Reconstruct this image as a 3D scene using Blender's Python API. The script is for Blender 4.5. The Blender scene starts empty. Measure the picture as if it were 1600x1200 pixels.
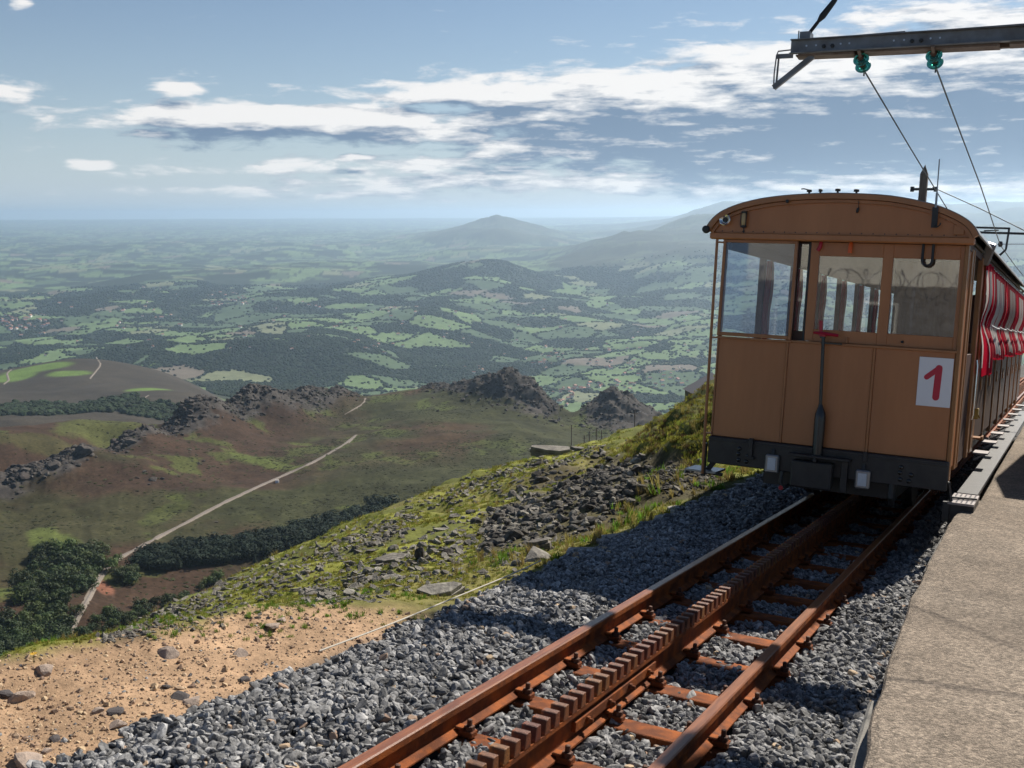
import bpy, bmesh, math, random
import numpy as np
from mathutils import Vector, Matrix
random.seed(7)
RNG = np.random.default_rng(11)
S = bpy.context.scene
COL = S.collection
PI = math.pi

# ------------------------------------------------------------------ frames, camera, light
# track frame: X across, Y along the track (downhill, away), Z square to the sleepers
M = np.array([[0.99996124, 0.0, 0.00880433], [-0.00101957, 0.99327217, 0.11579874], [-0.00874509, -0.11580323, 0.99323368]])
CAM = np.array([1.9606374, -0.34496736, 1.93897874])
CR = np.array([[0.88393297, -0.46135108, -0.07627378], [0.46760496, 0.87108552, 0.15018528], [-0.00284715, -0.16841971, 0.98571126]])
# the ground's own dip at the horizon is small: level the frames by DIP
DIP = 0.0118
_f = CR[:, 1].copy(); _f[2] = 0; _f /= np.linalg.norm(_f); _r = np.array([_f[1], -_f[0], 0]); _z = np.array([0, 0, 1.0])
_B = np.stack([_r, _f, _z], 1); _c, _s = math.cos(DIP), math.sin(DIP)
LEVEL = _B @ np.array([[1, 0, 0], [0, _c, -_s], [0, _s, _c]]) @ _B.T
M = LEVEL @ M; CAM = LEVEL @ CAM; CR = LEVEL @ CR
FPX = 1669.46                      # focal length in pixels of a 1600 px wide picture
T = Matrix([list(M[0]) + [0], list(M[1]) + [0], list(M[2]) + [0], [0, 0, 0, 1]])

cam = bpy.data.cameras.new('camera'); cam.sensor_width = 36.0; cam.lens = FPX / 1600 * 36
cam.clip_start = 0.05; cam.clip_end = 250000
cam_ob = bpy.data.objects.new('camera', cam); COL.objects.link(cam_ob)
right, fwd, up = CR[:, 0], CR[:, 1], CR[:, 2]
mw = Matrix.Identity(4)
for i in range(3):
    mw[i][0], mw[i][1], mw[i][2], mw[i][3] = right[i], up[i], -fwd[i], CAM[i]
cam_ob.matrix_world = mw
S.camera = cam_ob
cam.dof.use_dof = True; cam.dof.focus_distance = 10.5; cam.dof.aperture_fstop = 6.5

SUN_AZ = math.radians(11.6)        # from +Y towards +X
SUN_EL = math.radians(38.9)
SKY_STRENGTH = 0.05
EXPOSURE = 0.6
HAZE = 4.1e-5

def rays(u, v):
    u = np.asarray(u, float); v = np.asarray(v, float)
    d = np.stack([(u - 800) / FPX, np.ones_like(u), (600 - v) / FPX], -1) @ CR.T
    return d / np.linalg.norm(d, axis=-1, keepdims=True)
def azel(u, v):
    d = rays(u, v)
    return np.arctan2(d[..., 0], d[..., 1]), d[..., 2] / np.hypot(d[..., 0], d[..., 1])
def project(P):
    q = (np.asarray(P) - CAM) @ CR
    y = np.maximum(q[..., 1], 1e-3)
    return 800 + FPX * q[..., 0] / y, 600 - FPX * q[..., 2] / y

sun = bpy.data.lights.new('sun', 'SUN'); sun.energy = 5.0; sun.angle = math.radians(0.55); sun.color = (1.0, 0.93, 0.82)
sun_ob = bpy.data.objects.new('sun', sun); COL.objects.link(sun_ob)
sd = Vector((math.sin(SUN_AZ) * math.cos(SUN_EL), math.cos(SUN_AZ) * math.cos(SUN_EL), math.sin(SUN_EL)))
sun_ob.rotation_euler = sd.to_track_quat('Z', 'Y').to_euler()

S.view_settings.view_transform = 'Standard'
S.view_settings.look = 'None'
S.view_settings.gamma = 1.0
S.view_settings.use_curve_mapping = False
S.view_settings.exposure = EXPOSURE
S.render.engine = 'CYCLES'
S.cycles.use_denoising = True
try: S.cycles.denoiser = 'OPENIMAGEDENOISE'
except Exception: pass
S.cycles.max_bounces = 6; S.cycles.diffuse_bounces = 3; S.cycles.glossy_bounces = 3
S.cycles.transmission_bounces = 4; S.cycles.transparent_max_bounces = 10; S.cycles.volume_bounces = 1

# ------------------------------------------------------------------ node helpers
class NT:
    def __init__(s, tree): s.t = tree; s.n = tree.nodes; s.l = tree.links
    def new(s, typ, **kw):
        n = s.n.new(typ)
        for k, v in kw.items(): setattr(n, k, v)
        return n
    def put(s, sock, v):
        if isinstance(v, bpy.types.NodeSocket): s.l.new(v, sock)
        elif v is not None: sock.default_value = v
    def math(s, op, a, b=None, c=None, clamp=False):
        n = s.new('ShaderNodeMath', operation=op); n.use_clamp = clamp
        s.put(n.inputs[0], a)
        if b is not None: s.put(n.inputs[1], b)
        if c is not None: s.put(n.inputs[2], c)
        return n.outputs[0]
    def mix(s, f, a, b, blend='MIX'):
        n = s.new('ShaderNodeMix', data_type='RGBA', blend_type=blend)
        s.put(n.inputs[0], f)
        s.put(n.inputs[6], a if isinstance(a, bpy.types.NodeSocket) else (*a, 1)[:4])
        s.put(n.inputs[7], b if isinstance(b, bpy.types.NodeSocket) else (*b, 1)[:4])
        return n.outputs[2]
    def noise(s, vec, scale, detail=4, rough=.55, dist=0.0, out=0):
        n = s.new('ShaderNodeTexNoise')
        if vec is not None: s.l.new(vec, n.inputs['Vector'])
        n.inputs['Scale'].default_value = scale; n.inputs['Detail'].default_value = detail
        n.inputs['Roughness'].default_value = rough; n.inputs['Distortion'].default_value = dist
        return n.outputs[out]
    def maprange(s, v, a, b, c=0., d=1., smooth=True):
        n = s.new('ShaderNodeMapRange', interpolation_type='SMOOTHSTEP' if smooth else 'LINEAR')
        s.put(n.inputs[0], v); s.put(n.inputs[1], a); s.put(n.inputs[2], b); s.put(n.inputs[3], c); s.put(n.inputs[4], d)
        return n.outputs[0]
    def combine(s, x, y, z):
        n = s.new('ShaderNodeCombineXYZ')
        for i, q in enumerate((x, y, z)): s.put(n.inputs[i], q)
        return n.outputs[0]

# ------------------------------------------------------------------ sky
world = bpy.data.worlds.new('World'); S.world = world; world.use_nodes = True
wt = NT(world.node_tree); wt.n.clear()
sky = wt.new('ShaderNodeTexSky', sky_type='NISHITA')
sky.sun_disc = False; sky.sun_elevation = SUN_EL; sky.sun_rotation = SUN_AZ
sky.altitude = 900; sky.air_density = 1.0; sky.dust_density = 0.1; sky.ozone_density = 2.2
bg1 = wt.new('ShaderNodeBackground'); wt.l.new(sky.outputs[0], bg1.inputs[0]); bg1.inputs[1].default_value = SKY_STRENGTH
tc = wt.new('ShaderNodeTexCoord'); sep = wt.new('ShaderNodeSeparateXYZ'); wt.l.new(tc.outputs['Generated'], sep.inputs[0])
vaz = math.atan2(fwd[0], fwd[1])
# azimuth from the middle of the view, elevation
ca, sa = math.cos(vaz), math.sin(vaz)
xr = wt.math('SUBTRACT', wt.math('MULTIPLY', sep.outputs[0], ca), wt.math('MULTIPLY', sep.outputs[1], sa))
yr = wt.math('ADD', wt.math('MULTIPLY', sep.outputs[0], sa), wt.math('MULTIPLY', sep.outputs[1], ca))
az_s = wt.math('ARCTAN2', xr, yr)
el_s = wt.math('ARCSINE', sep.outputs[2])

def pxae(u, v):
    a, t = azel(u, v); return float(a) - vaz, math.atan(float(t))
# bodies of cloud: centre (px), half sizes (px), weight
CLOUDS = [(1330, 172, 340, 92, 1.05), (1010, 168, 250, 58, .9), (780, 148, 200, 26, .78), (1560, 150, 270, 115, 1.0), (460, 190, 270, 28, .84),
          (700, 205, 200, 27, .62), (900, 225, 230, 36, .62), (1180, 240, 320, 46, .72), (1120, 205, 420, 50, .80), (640, 262, 380, 22, .40), (300, 268, 200, 20, .30),
          (280, 137, 55, 14, .50), (153, 254, 46, 9, .72), (545, 249, 36, 9, .6), (10, 140, 45, 22, .45), (5, 13, 18, 9, .5), (225, 203, 30, 5, .5),
          (900, 286, 520, 22, .50), (520, 300, 360, 12, .36), (1350, 290, 340, 28, .66), (1460, 90, 160, 50, .35),
          (1900, 120, 300, 120, .6), (2500, 160, 400, 90, .4), (-500, 200, 260, 30, .5)]
grp = bpy.data.node_groups.new('cloud_density', 'ShaderNodeTree')
grp.interface.new_socket('az', in_out='INPUT', socket_type='NodeSocketFloat')
grp.interface.new_socket('el', in_out='INPUT', socket_type='NodeSocketFloat')
grp.interface.new_socket('density', in_out='OUTPUT', socket_type='NodeSocketFloat')
g = NT(grp); gi = g.new('NodeGroupInput'); go = g.new('NodeGroupOutput')
A, E_ = gi.outputs[0], gi.outputs[1]
vec = g.combine(A, g.math('MULTIPLY', E_, 3.6), 0.0)
warp = g.noise(vec, 9, 3, .5)
wv = g.math('SUBTRACT', warp, .5)
A2 = g.math('MULTIPLY_ADD', wv, .09, A)
E2 = g.math('MULTIPLY_ADD', wv, .022, E_)
cov = None
for (u, v, hw, hh, w) in CLOUDS:
    a0, e0 = pxae(u, v)
    da = g.math('MULTIPLY', g.math('SUBTRACT', A2, a0), FPX / hw)
    de = g.math('MULTIPLY', g.math('SUBTRACT', E2, e0), FPX / hh)
    r2 = g.math('MULTIPLY_ADD', da, da, g.math('MULTIPLY', de, de))
    k = g.math('MULTIPLY', g.math('EXPONENT', g.math('MULTIPLY', r2, -.9)), w * 1.15)
    cov = k if cov is None else g.math('MAXIMUM', cov, k)
nb = g.noise(vec, 21, 10, .60, .3)
vec2 = g.combine(A, g.math('MULTIPLY', E_, 9.0), .37)
ns = g.noise(vec2, 13, 6, .6, .2)
d_ = g.math('ADD', cov, g.math('ADD', g.math('MULTIPLY', g.math('SUBTRACT', nb, .5), 1.15), g.math('MULTIPLY', g.math('SUBTRACT', ns, .5), .50)))
g.l.new(d_, go.inputs[0])

def dens(a, e):
    n = wt.new('ShaderNodeGroup'); n.node_tree = grp
    wt.put(n.inputs[0], a); wt.put(n.inputs[1], e); return n.outputs[0]
d0 = dens(az_s, el_s)
d1 = dens(wt.math('ADD', az_s, .009), wt.math('ADD', el_s, .013))
d2 = dens(wt.math('ADD', az_s, .020), wt.math('ADD', el_s, .030))
alpha = wt.maprange(d0, .20, .52)
thick = wt.math('ADD', wt.maprange(d1, .35, 1.25, 0, .5, False), wt.maprange(d2, .35, 1.25, 0, .5, False))
edge_l = wt.math('MULTIPLY', wt.math('SUBTRACT', d0, d1), 1.7)
streak = wt.noise(wt.combine(az_s, wt.math('MULTIPLY', el_s, 9.0), .8), 17, 8, .62, .5)
lit2 = wt.math('ADD', wt.math('SUBTRACT', .80, wt.math('MULTIPLY', thick, 1.02)), wt.math('ADD', edge_l, wt.math('MULTIPLY', wt.math('SUBTRACT', streak, .54), 1.9)), clamp=True)
ccol = wt.mix(wt.maprange(lit2, .05, 1.0, 0, 1, False), (.150, .232, .355), (.97, .945, .92))
bg2 = wt.new('ShaderNodeBackground'); wt.l.new(ccol, bg2.inputs[0]); bg2.inputs[1].default_value = .66
up_fade = wt.maprange(el_s, .45, .25)
alpha = wt.math('MULTIPLY', alpha, up_fade)
alpha = wt.math('MULTIPLY', alpha, .95)
bg0 = wt.new('ShaderNodeBackground'); bg0.inputs[0].default_value = (.55, .64, .725, 1); bg0.inputs[1].default_value = .66
hz = wt.math('MULTIPLY', wt.math('EXPONENT', wt.math('MULTIPLY', wt.math('MAXIMUM', el_s, 0.0), -1 / .085)), .93)
mh = wt.new('ShaderNodeMixShader'); wt.l.new(hz, mh.inputs[0]); wt.l.new(bg1.outputs[0], mh.inputs[1]); wt.l.new(bg0.outputs[0], mh.inputs[2])
mx = wt.new('ShaderNodeMixShader'); wt.l.new(alpha, mx.inputs[0]); wt.l.new(mh.outputs[0], mx.inputs[1]); wt.l.new(bg2.outputs[0], mx.inputs[2])
wo = wt.new('ShaderNodeOutputWorld'); wt.l.new(mx.outputs[0], wo.inputs[0])

# ------------------------------------------------------------------ materials
MATS = {}
def mat(name, col, rough=.7, metal=0., var=.0, vscale=8., bump=0., bscale=60., col2=None, spec=.5, trans=0., rnd=0., coord='Object', detail=5, stretch=None, mixr=(.35, .7)):
    if name in MATS: return MATS[name]
    m = bpy.data.materials.new(name); m.use_nodes = True
    t = NT(m.node_tree); b = t.n['Principled BSDF']
    b.inputs['Roughness'].default_value = rough; b.inputs['Metallic'].default_value = metal
    b.inputs['Specular IOR Level'].default_value = spec
    co = t.new('ShaderNodeTexCoord').outputs[coord]
    if stretch:
        mp = t.new('ShaderNodeMapping'); mp.inputs['Scale'].default_value = stretch; t.l.new(co, mp.inputs[0]); co = mp.outputs[0]
    c = None
    if col2 is not None:
        n = t.noise(co, vscale, detail, .6)
        c = t.mix(t.maprange(n, mixr[0], mixr[1]), col, col2)
    if rnd:
        oi = t.new('ShaderNodeObjectInfo')
        f = t.math('MULTIPLY_ADD', oi.outputs['Random'], 2 * rnd, 1 - rnd)
        h = t.new('ShaderNodeHueSaturation')
        t.put(h.inputs['Value'], f)
        t.put(h.inputs['Hue'], t.math('MULTIPLY_ADD', oi.outputs['Random'], .03, .485))
        t.put(h.inputs['Color'], c if c is not None else (*col, 1)); c = h.outputs[0]
    if var:
        n = t.noise(co, vscale * 2.3, 6, .65)
        f = t.math('MULTIPLY_ADD', n, 2 * var, 1 - var)
        h = t.new('ShaderNodeHueSaturation'); t.put(h.inputs['Value'], f)
        t.put(h.inputs['Color'], c if c is not None else (*col, 1)); c = h.outputs[0]
    if c is not None: t.l.new(c, b.inputs['Base Color'])
    else: b.inputs['Base Color'].default_value = (*col, 1)
    if bump:
        bn = t.new('ShaderNodeBump'); bn.inputs['Strength'].default_value = bump; bn.inputs['Distance'].default_value = .02
        t.l.new(t.noise(co, bscale, 5, .6), bn.inputs['Height']); t.l.new(bn.outputs[0], b.inputs['Normal'])
    if trans:
        tr = t.new('ShaderNodeBsdfTranslucent')
        if c is not None: t.l.new(c, tr.inputs[0])
        else: tr.inputs[0].default_value = (*col, 1)
        ms = t.new('ShaderNodeMixShader'); ms.inputs[0].default_value = trans
        t.l.new(b.outputs[0], ms.inputs[1]); t.l.new(tr.outputs[0], ms.inputs[2])
        t.l.new(ms.outputs[0], t.n['Material Output'].inputs[0])
    MATS[name] = m
    return m

def attr_mat(name, rough=.9, vs=.6, var=.25, bump=.0, bs=2., spec=.2, var2=None, dist=.05):
    m = bpy.data.materials.new(name); m.use_nodes = True
    t = NT(m.node_tree); b = t.n['Principled BSDF']
    b.inputs['Roughness'].default_value = rough; b.inputs['Specular IOR Level'].default_value = spec
    a = t.new('ShaderNodeAttribute'); a.attribute_name = 'Col'
    co = t.new('ShaderNodeTexCoord').outputs['Object']
    n = t.noise(co, vs, 7, .65)
    f = t.math('MULTIPLY_ADD', t.maprange(n, .3, .7, smooth=False), 2 * var, 1 - var)
    if var2:
        n2 = t.noise(co, var2[0], 4, .6)
        f = t.math('MULTIPLY', f, t.math('MULTIPLY_ADD', t.maprange(n2, .3, .7, smooth=False), 2 * var2[1], 1 - var2[1]))
    h = t.new('ShaderNodeHueSaturation'); t.put(h.inputs['Value'], f); t.l.new(a.outputs['Color'], h.inputs['Color'])
    t.l.new(h.outputs[0], b.inputs['Base Color'])
    if bump:
        bn = t.new('ShaderNodeBump'); bn.inputs['Strength'].default_value = bump; bn.inputs['Distance'].default_value = dist
        t.l.new(t.noise(co, bs, 8, .7), bn.inputs['Height']); t.l.new(bn.outputs[0], b.inputs['Normal'])
    return m

# ------------------------------------------------------------------ mesh helpers
class MB:
    def __init__(s): s.v = []; s.f = []; s.mi = []
    def add(s, vs, fs, mi=0):
        o = len(s.v); s.v += [tuple(map(float, q)) for q in vs]; s.f += [tuple(o + i for i in f) for f in fs]; s.mi += [mi] * len(fs); return s
    def box(s, x0, x1, y0, y1, z0, z1, mi=0):
        return s.add([(x0, y0, z0), (x1, y0, z0), (x1, y1, z0), (x0, y1, z0), (x0, y0, z1), (x1, y0, z1), (x1, y1, z1), (x0, y1, z1)],
                     [(0, 3, 2, 1), (4, 5, 6, 7), (0, 1, 5, 4), (1, 2, 6, 5), (2, 3, 7, 6), (3, 0, 4, 7)], mi)
    def bar(s, p, q, w, h, mi=0, upv=(0, 0, 1)):
        p, q = Vector(p), Vector(q); d = (q - p).normalized(); a = d.cross(Vector(upv))
        if a.length < 1e-4: a = d.cross(Vector((1, 0, 0)))
        a.normalize(); b = a.cross(d); a *= w / 2; b *= h / 2
        vs = [c + i * a + j * b for c in (p, q) for i, j in ((-1, -1), (1, -1), (1, 1), (-1, 1))]
        return s.add(vs, [(0, 1, 2, 3), (7, 6, 5, 4), (0, 4, 5, 1), (1, 5, 6, 2), (2, 6, 7, 3), (3, 7, 4, 0)], mi)
    def tube(s, pts, r, n=8, mi=0, caps=True):
        pts = [Vector(p) for p in pts]; rs = r if isinstance(r, (list, tuple)) else [r] * len(pts)
        vs = []; fs = []; prev = None
        for i, p in enumerate(pts):
            d = (pts[min(i + 1, len(pts) - 1)] - pts[max(i - 1, 0)]).normalized()
            a = (prev - d * prev.dot(d)) if prev is not None else d.cross(Vector((0, 0, 1)) if abs(d.z) < .9 else Vector((1, 0, 0)))
            a.normalize(); prev = a; b = d.cross(a)
            for k in range(n):
                t = 2 * PI * k / n; vs.append(p + rs[i] * (math.cos(t) * a + math.sin(t) * b))
        for i in range(len(pts) - 1):
            for k in range(n):
                fs.append((i * n + k, i * n + (k + 1) % n, (i + 1) * n + (k + 1) % n, (i + 1) * n + k))
        if caps:
            fs.append(tuple(range(n - 1, -1, -1))); fs.append(tuple((len(pts) - 1) * n + k for k in range(n)))
        return s.add(vs, fs, mi)
    def lathe(s, c, axis, prof, n=16, mi=0):      # prof: (radius, offset along axis)
        c = Vector(c); d = Vector(axis).normalized(); a = d.cross(Vector((0, 0, 1)) if abs(d.z) < .9 else Vector((1, 0, 0))).normalized(); b = d.cross(a)
        vs = []; fs = []
        for r, h in prof:
            for k in range(n):
                t = 2 * PI * k / n; vs.append(c + h * d + r * (math.cos(t) * a + math.sin(t) * b))
        for i in range(len(prof) - 1):
            for k in range(n): fs.append((i * n + k, i * n + (k + 1) % n, (i + 1) * n + (k + 1) % n, (i + 1) * n + k))
        fs.append(tuple(range(n - 1, -1, -1))); fs.append(tuple((len(prof) - 1) * n + k for k in range(n)))
        return s.add(vs, fs, mi)
    def prism(s, poly, axis, a0, a1, mi=0):       # poly in the two other axes, extruded along axis 'x','y','z'
        def P(u, v, w): return {'x': (w, u, v), 'y': (u, w, v), 'z': (u, v, w)}[axis]
        n = len(poly)
        return s.add([P(u, v, a0) for u, v in poly] + [P(u, v, a1) for u, v in poly],
                     [tuple(range(n)), tuple(range(2 * n - 1, n - 1, -1))] + [(i, i + n, (i + 1) % n + n, (i + 1) % n) for i in range(n)], mi)
    def mesh(s, name, mats, smooth=False, bevel=0., fix=True):
        me = bpy.data.meshes.new(name); me.from_pydata(s.v, [], s.f)
        for m in (mats if isinstance(mats, (list, tuple)) else [mats]): me.materials.append(m)
        me.polygons.foreach_set('material_index', s.mi)
        if fix or bevel:
            bm = bmesh.new(); bm.from_mesh(me)
            if fix: bmesh.ops.recalc_face_normals(bm, faces=bm.faces)
            if bevel:
                bmesh.ops.bevel(bm, geom=[e for e in bm.edges if len(e.link_faces) == 2 and e.calc_face_angle(0) > .5], offset=bevel, segments=1, affect='EDGES', clamp_overlap=True)
            bm.to_mesh(me); bm.free()
        if smooth:
            me.polygons.foreach_set('use_smooth', [True] * len(me.polygons)); me.set_sharp_from_angle(angle=math.radians(38))
        me.update()
        return me
    def build(s, name, mats, parent=None, **kw):
        return link(name, s.mesh(name, mats, **kw), parent)

def link(name, me, parent=None, loc=None):
    o = bpy.data.objects.new(name, me); COL.objects.link(o)
    if parent is not None: o.parent = parent
    if loc is not None: o.location = loc
    return o
def tag(o, label=None, cat=None, group=None, kind=None):
    if label: o['label'] = label
    if cat: o['category'] = cat
    if group: o['group'] = group
    if kind: o['kind'] = kind
    return o
def empty(name, local=(0, 0, 0), label=None, cat=None, group=None, track=True):
    o = bpy.data.objects.new(name, None); COL.objects.link(o); o.empty_display_size = .3
    o.matrix_world = (T @ Matrix.Translation(local)) if track else Matrix.Translation(local)
    return tag(o, label, cat, group)
def on_track(o): o.matrix_world = T @ o.matrix_world; return o
def tw(p): return M @ np.asarray(p, float)

def grid_mesh(name, P, col, material, smooth=True):
    n, m = P.shape[:2]
    me = bpy.data.meshes.new(name)
    me.vertices.add(n * m); me.vertices.foreach_set('co', P.reshape(-1).astype(np.float32))
    i = np.arange((n - 1) * (m - 1)); r = i // (m - 1); c = i % (m - 1); a = r * m + c
    q = np.stack([a, a + m, a + m + 1, a + 1], 1).astype(np.int32)
    me.loops.add(q.size); me.loops.foreach_set('vertex_index', q.reshape(-1))
    me.polygons.add(len(q)); me.polygons.foreach_set('loop_start', np.arange(0, q.size, 4, dtype=np.int32))
    me.update(calc_edges=True)
    if smooth: me.polygons.foreach_set('use_smooth', np.ones(len(q), bool))
    if col is not None:
        at = me.color_attributes.new('Col', 'FLOAT_COLOR', 'POINT')
        at.data.foreach_set('color', np.concatenate([col.reshape(-1, 3), np.ones((n * m, 1))], 1).astype(np.float32).reshape(-1))
    me.materials.append(material); me.update()
    return me

# numpy noise
def vnoise(x, y, seed=0):
    xi = np.floor(x).astype(np.int64); yi = np.floor(y).astype(np.int64); fx = x - xi; fy = y - yi
    def h(a, b):
        k = (a * 374761393 + b * 668265263 + seed * 974634777) & 0x7fffffff
        k = (k ^ (k >> 13)) * 1274126177 & 0x7fffffff
        return ((k ^ (k >> 16)) & 0xffff) / 65535.0
    sx = fx * fx * fx * (fx * (fx * 6 - 15) + 10); sy = fy * fy * fy * (fy * (fy * 6 - 15) + 10)
    a = h(xi, yi); b = h(xi + 1, yi); c = h(xi, yi + 1); d = h(xi + 1, yi + 1)
    return (a + (b - a) * sx) * (1 - sy) + (c + (d - c) * sx) * sy
def fbm(x, y, scale, octv=4, seed=0, gain=.5, ridged=False):
    s = 0; amp = 1; tot = 0; f = 1 / scale
    for o in range(octv):
        n = vnoise(x * f + 17.3 * o, y * f - 9.1 * o, seed + o)
        if ridged: n = 1 - np.abs(2 * n - 1)
        s = s + amp * n; tot += amp; amp *= gain; f *= 2.03
        x, y = x * .8 - y * .6, x * .6 + y * .8
    return s / tot
def sstep(x, a, b):
    t = np.clip((x - a) / (b - a), 0, 1); return t * t * (3 - 2 * t)
def lerp(a, b, t): return a + (b - a) * t[..., None]

class RBF:
    def __init__(s, q, z, c):
        s.q = np.array(q, float); s.c = c; z = np.array(z, float)
        D = np.linalg.norm(s.q[:, None] - s.q[None], axis=-1)
        K = np.sqrt(D * D + c * c) + np.eye(len(z)) * -1e-4
        n = len(z); A_ = np.zeros((n + 3, n + 3)); A_[:n, :n] = K; A_[:n, n] = 1; A_[:n, n + 1:] = s.q; A_[n:, :n] = A_[:n, n:].T
        s.w = np.linalg.solve(A_, np.concatenate([z, [0, 0, 0]]))
    def __call__(s, a, b):
        sh = a.shape; P = np.stack([a.ravel(), b.ravel()], 1); out = np.empty(len(P))
        for i in range(0, len(P), 60000):
            p = P[i:i + 60000]
            D2 = ((p[:, None, 0] - s.q[None, :, 0]) ** 2 + (p[:, None, 1] - s.q[None, :, 1]) ** 2)
            out[i:i + 60000] = np.sqrt(D2 + s.c ** 2) @ s.w[:-3] + s.w[-3] + p @ s.w[-2:]
        return out.reshape(sh)

# ================================================================== TERRAIN
C3 = CAM
# ---- far terrain: heights (relative to the eye) known along a few bearings
def vz(u, v, r): return float(azel(u, v)[1]) * r
FAR = {
 -250: [(150, -100), (350, -210), (560, -250), (700, 'v940'), (900, 'v835'), (1050, 'v765'), (1200, 'v712'), (1400, 'v680'), (1550, -345), (1750, -400), (2000, 'v662'), (2400, 'v632'), (2900, 'v600'), (3200, 'v585'), (3800, -660)],
 0: [(150, -100), (350, -200), (560, 'v1062'), (650, 'v975'), (760, 'v898'), (900, 'v820'), (1000, 'v778'), (1050, 'v750'), (1100, -283), (1200, 'v704'), (1400, 'v676'), (1550, -340), (1750, -400), (2000, 'v658'), (2400, 'v625'), (2900, 'v590'), (3200, 'v572'), (3800, -650)],
 100: [(150, -100), (350, -195), (560, -250), (660, 'v960'), (800, 'v852'), (1000, 'v760'), (1080, 'v722'), (1130, -277), (1250, 'v690'), (1400, 'v664'), (1500, -330), (1750, -400), (2000, 'v660'), (2400, 'v622'), (2900, 'v577'), (3200, 'v554'), (3800, -650)],
 200: [(150, -95), (350, -190), (560, -248), (700, 'v935'), (800, 'v848'), (1000, 'v750'), (1120, 'v706'), (1180, 'v688'), (1230, -284), (1350, 'v662'), (1450, -310), (1750, -395), (2000, 'v660'), (2400, 'v618'), (2900, 'v582'), (3200, 'v566'), (3800, -650)],
 300: [(150, -90), (350, -180), (560, -245), (700, -255), (800, 'v850'), (1050, 'v742'), (1200, 'v686'), (1290, 'v646'), (1350, -275), (1450, -300), (1750, -385), (2000, -420), (2400, 'v618'), (2900, 'v600'), (3200, -520), (3800, -650)],
 400: [(150, -85), (350, -172), (560, -243), (700, -256), (850, 'v822'), (1100, 'v726'), (1300, 'v664'), (1370, 'v622'), (1440, -272), (1550, -310), (1750, -380), (2000, -450), (2400, -500), (2900, -580), (3200, -620), (3800, -680)],
 500: [(150, -80), (350, -160), (560, -240), (700, -257), (900, 'v805'), (1200, 'v692'), (1380, 'v650'), (1450, 'v627'), (1520, -283), (1620, -310), (1750, -380), (2000, -480), (2400, -540), (2900, -620), (3800, -700)],
 600: [(150, -75), (350, -150), (560, -240), (700, -258), (900, 'v800'), (1150, 'v692'), (1400, 'v640'), (1600, 'v616'), (1700, -310), (1800, -380), (2000, -480), (2400, -560), (2900, -640), (3800, -715)],
 700: [(150, -68), (350, -138), (560, -228), (700, -254), (950, 'v760'), (1300, 'v650'), (1500, 'v612'), (1570, 'v607'), (1650, -295), (1800, -380), (2000, -480), (2400, -580), (2900, -660), (3800, -730)],
 760: [(150, -62), (350, -130), (560, -220), (700, -252), (980, 'v748'), (1250, 'v660'), (1400, 'v615'), (1440, 'v600'), (1520, -283), (1750, -370), (2000, -470), (2400, -580), (2900, -660), (3800, -740)],
 815: [(150, -60), (350, -125), (560, -215), (700, -250), (1000, 'v735'), (1200, 'v670'), (1370, 'v622'), (1410, 'v597'), (1480, -270), (1750, -360), (2000, -480), (2900, -680), (3800, -745)],
 880: [(150, -50), (350, -105), (560, -198), (700, -240), (1000, 'v725'), (1250, 'v675'), (1380, 'v640'), (1440, -290), (1560, -330), (2000, -500), (2900, -690), (3800, -750)],
 955: [(150, -43), (350, -95), (560, -180), (700, -235), (950, -255), (1200, 'v692'), (1320, 'v660'), (1400, 'v620'), (1470, -275), (1700, -400), (2000, -520), (2900, -700), (3800, -752)],
 1010: [(150, -42), (350, -92), (560, -175), (700, -225), (1000, -258), (1250, 'v682'), (1450, 'v640'), (1520, -300), (1700, -420), (2000, -520), (2900, -700), (3800, -752)],
 1150: [(150, -45), (350, -90), (560, -170), (700, -220), (1000, -290), (1500, -390), (2000, -520), (2900, -700), (3800, -752)],
 1350: [(150, -50), (350, -95), (560, -160), (1000, -280), (1500, -400), (2000, -520), (2900, -690), (3800, -745)],
 1650: [(150, -50), (350, -95), (560, -160), (1000, -280), (1500, -400), (2000, -520), (2900, -660), (3800, -700)],
}
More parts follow.
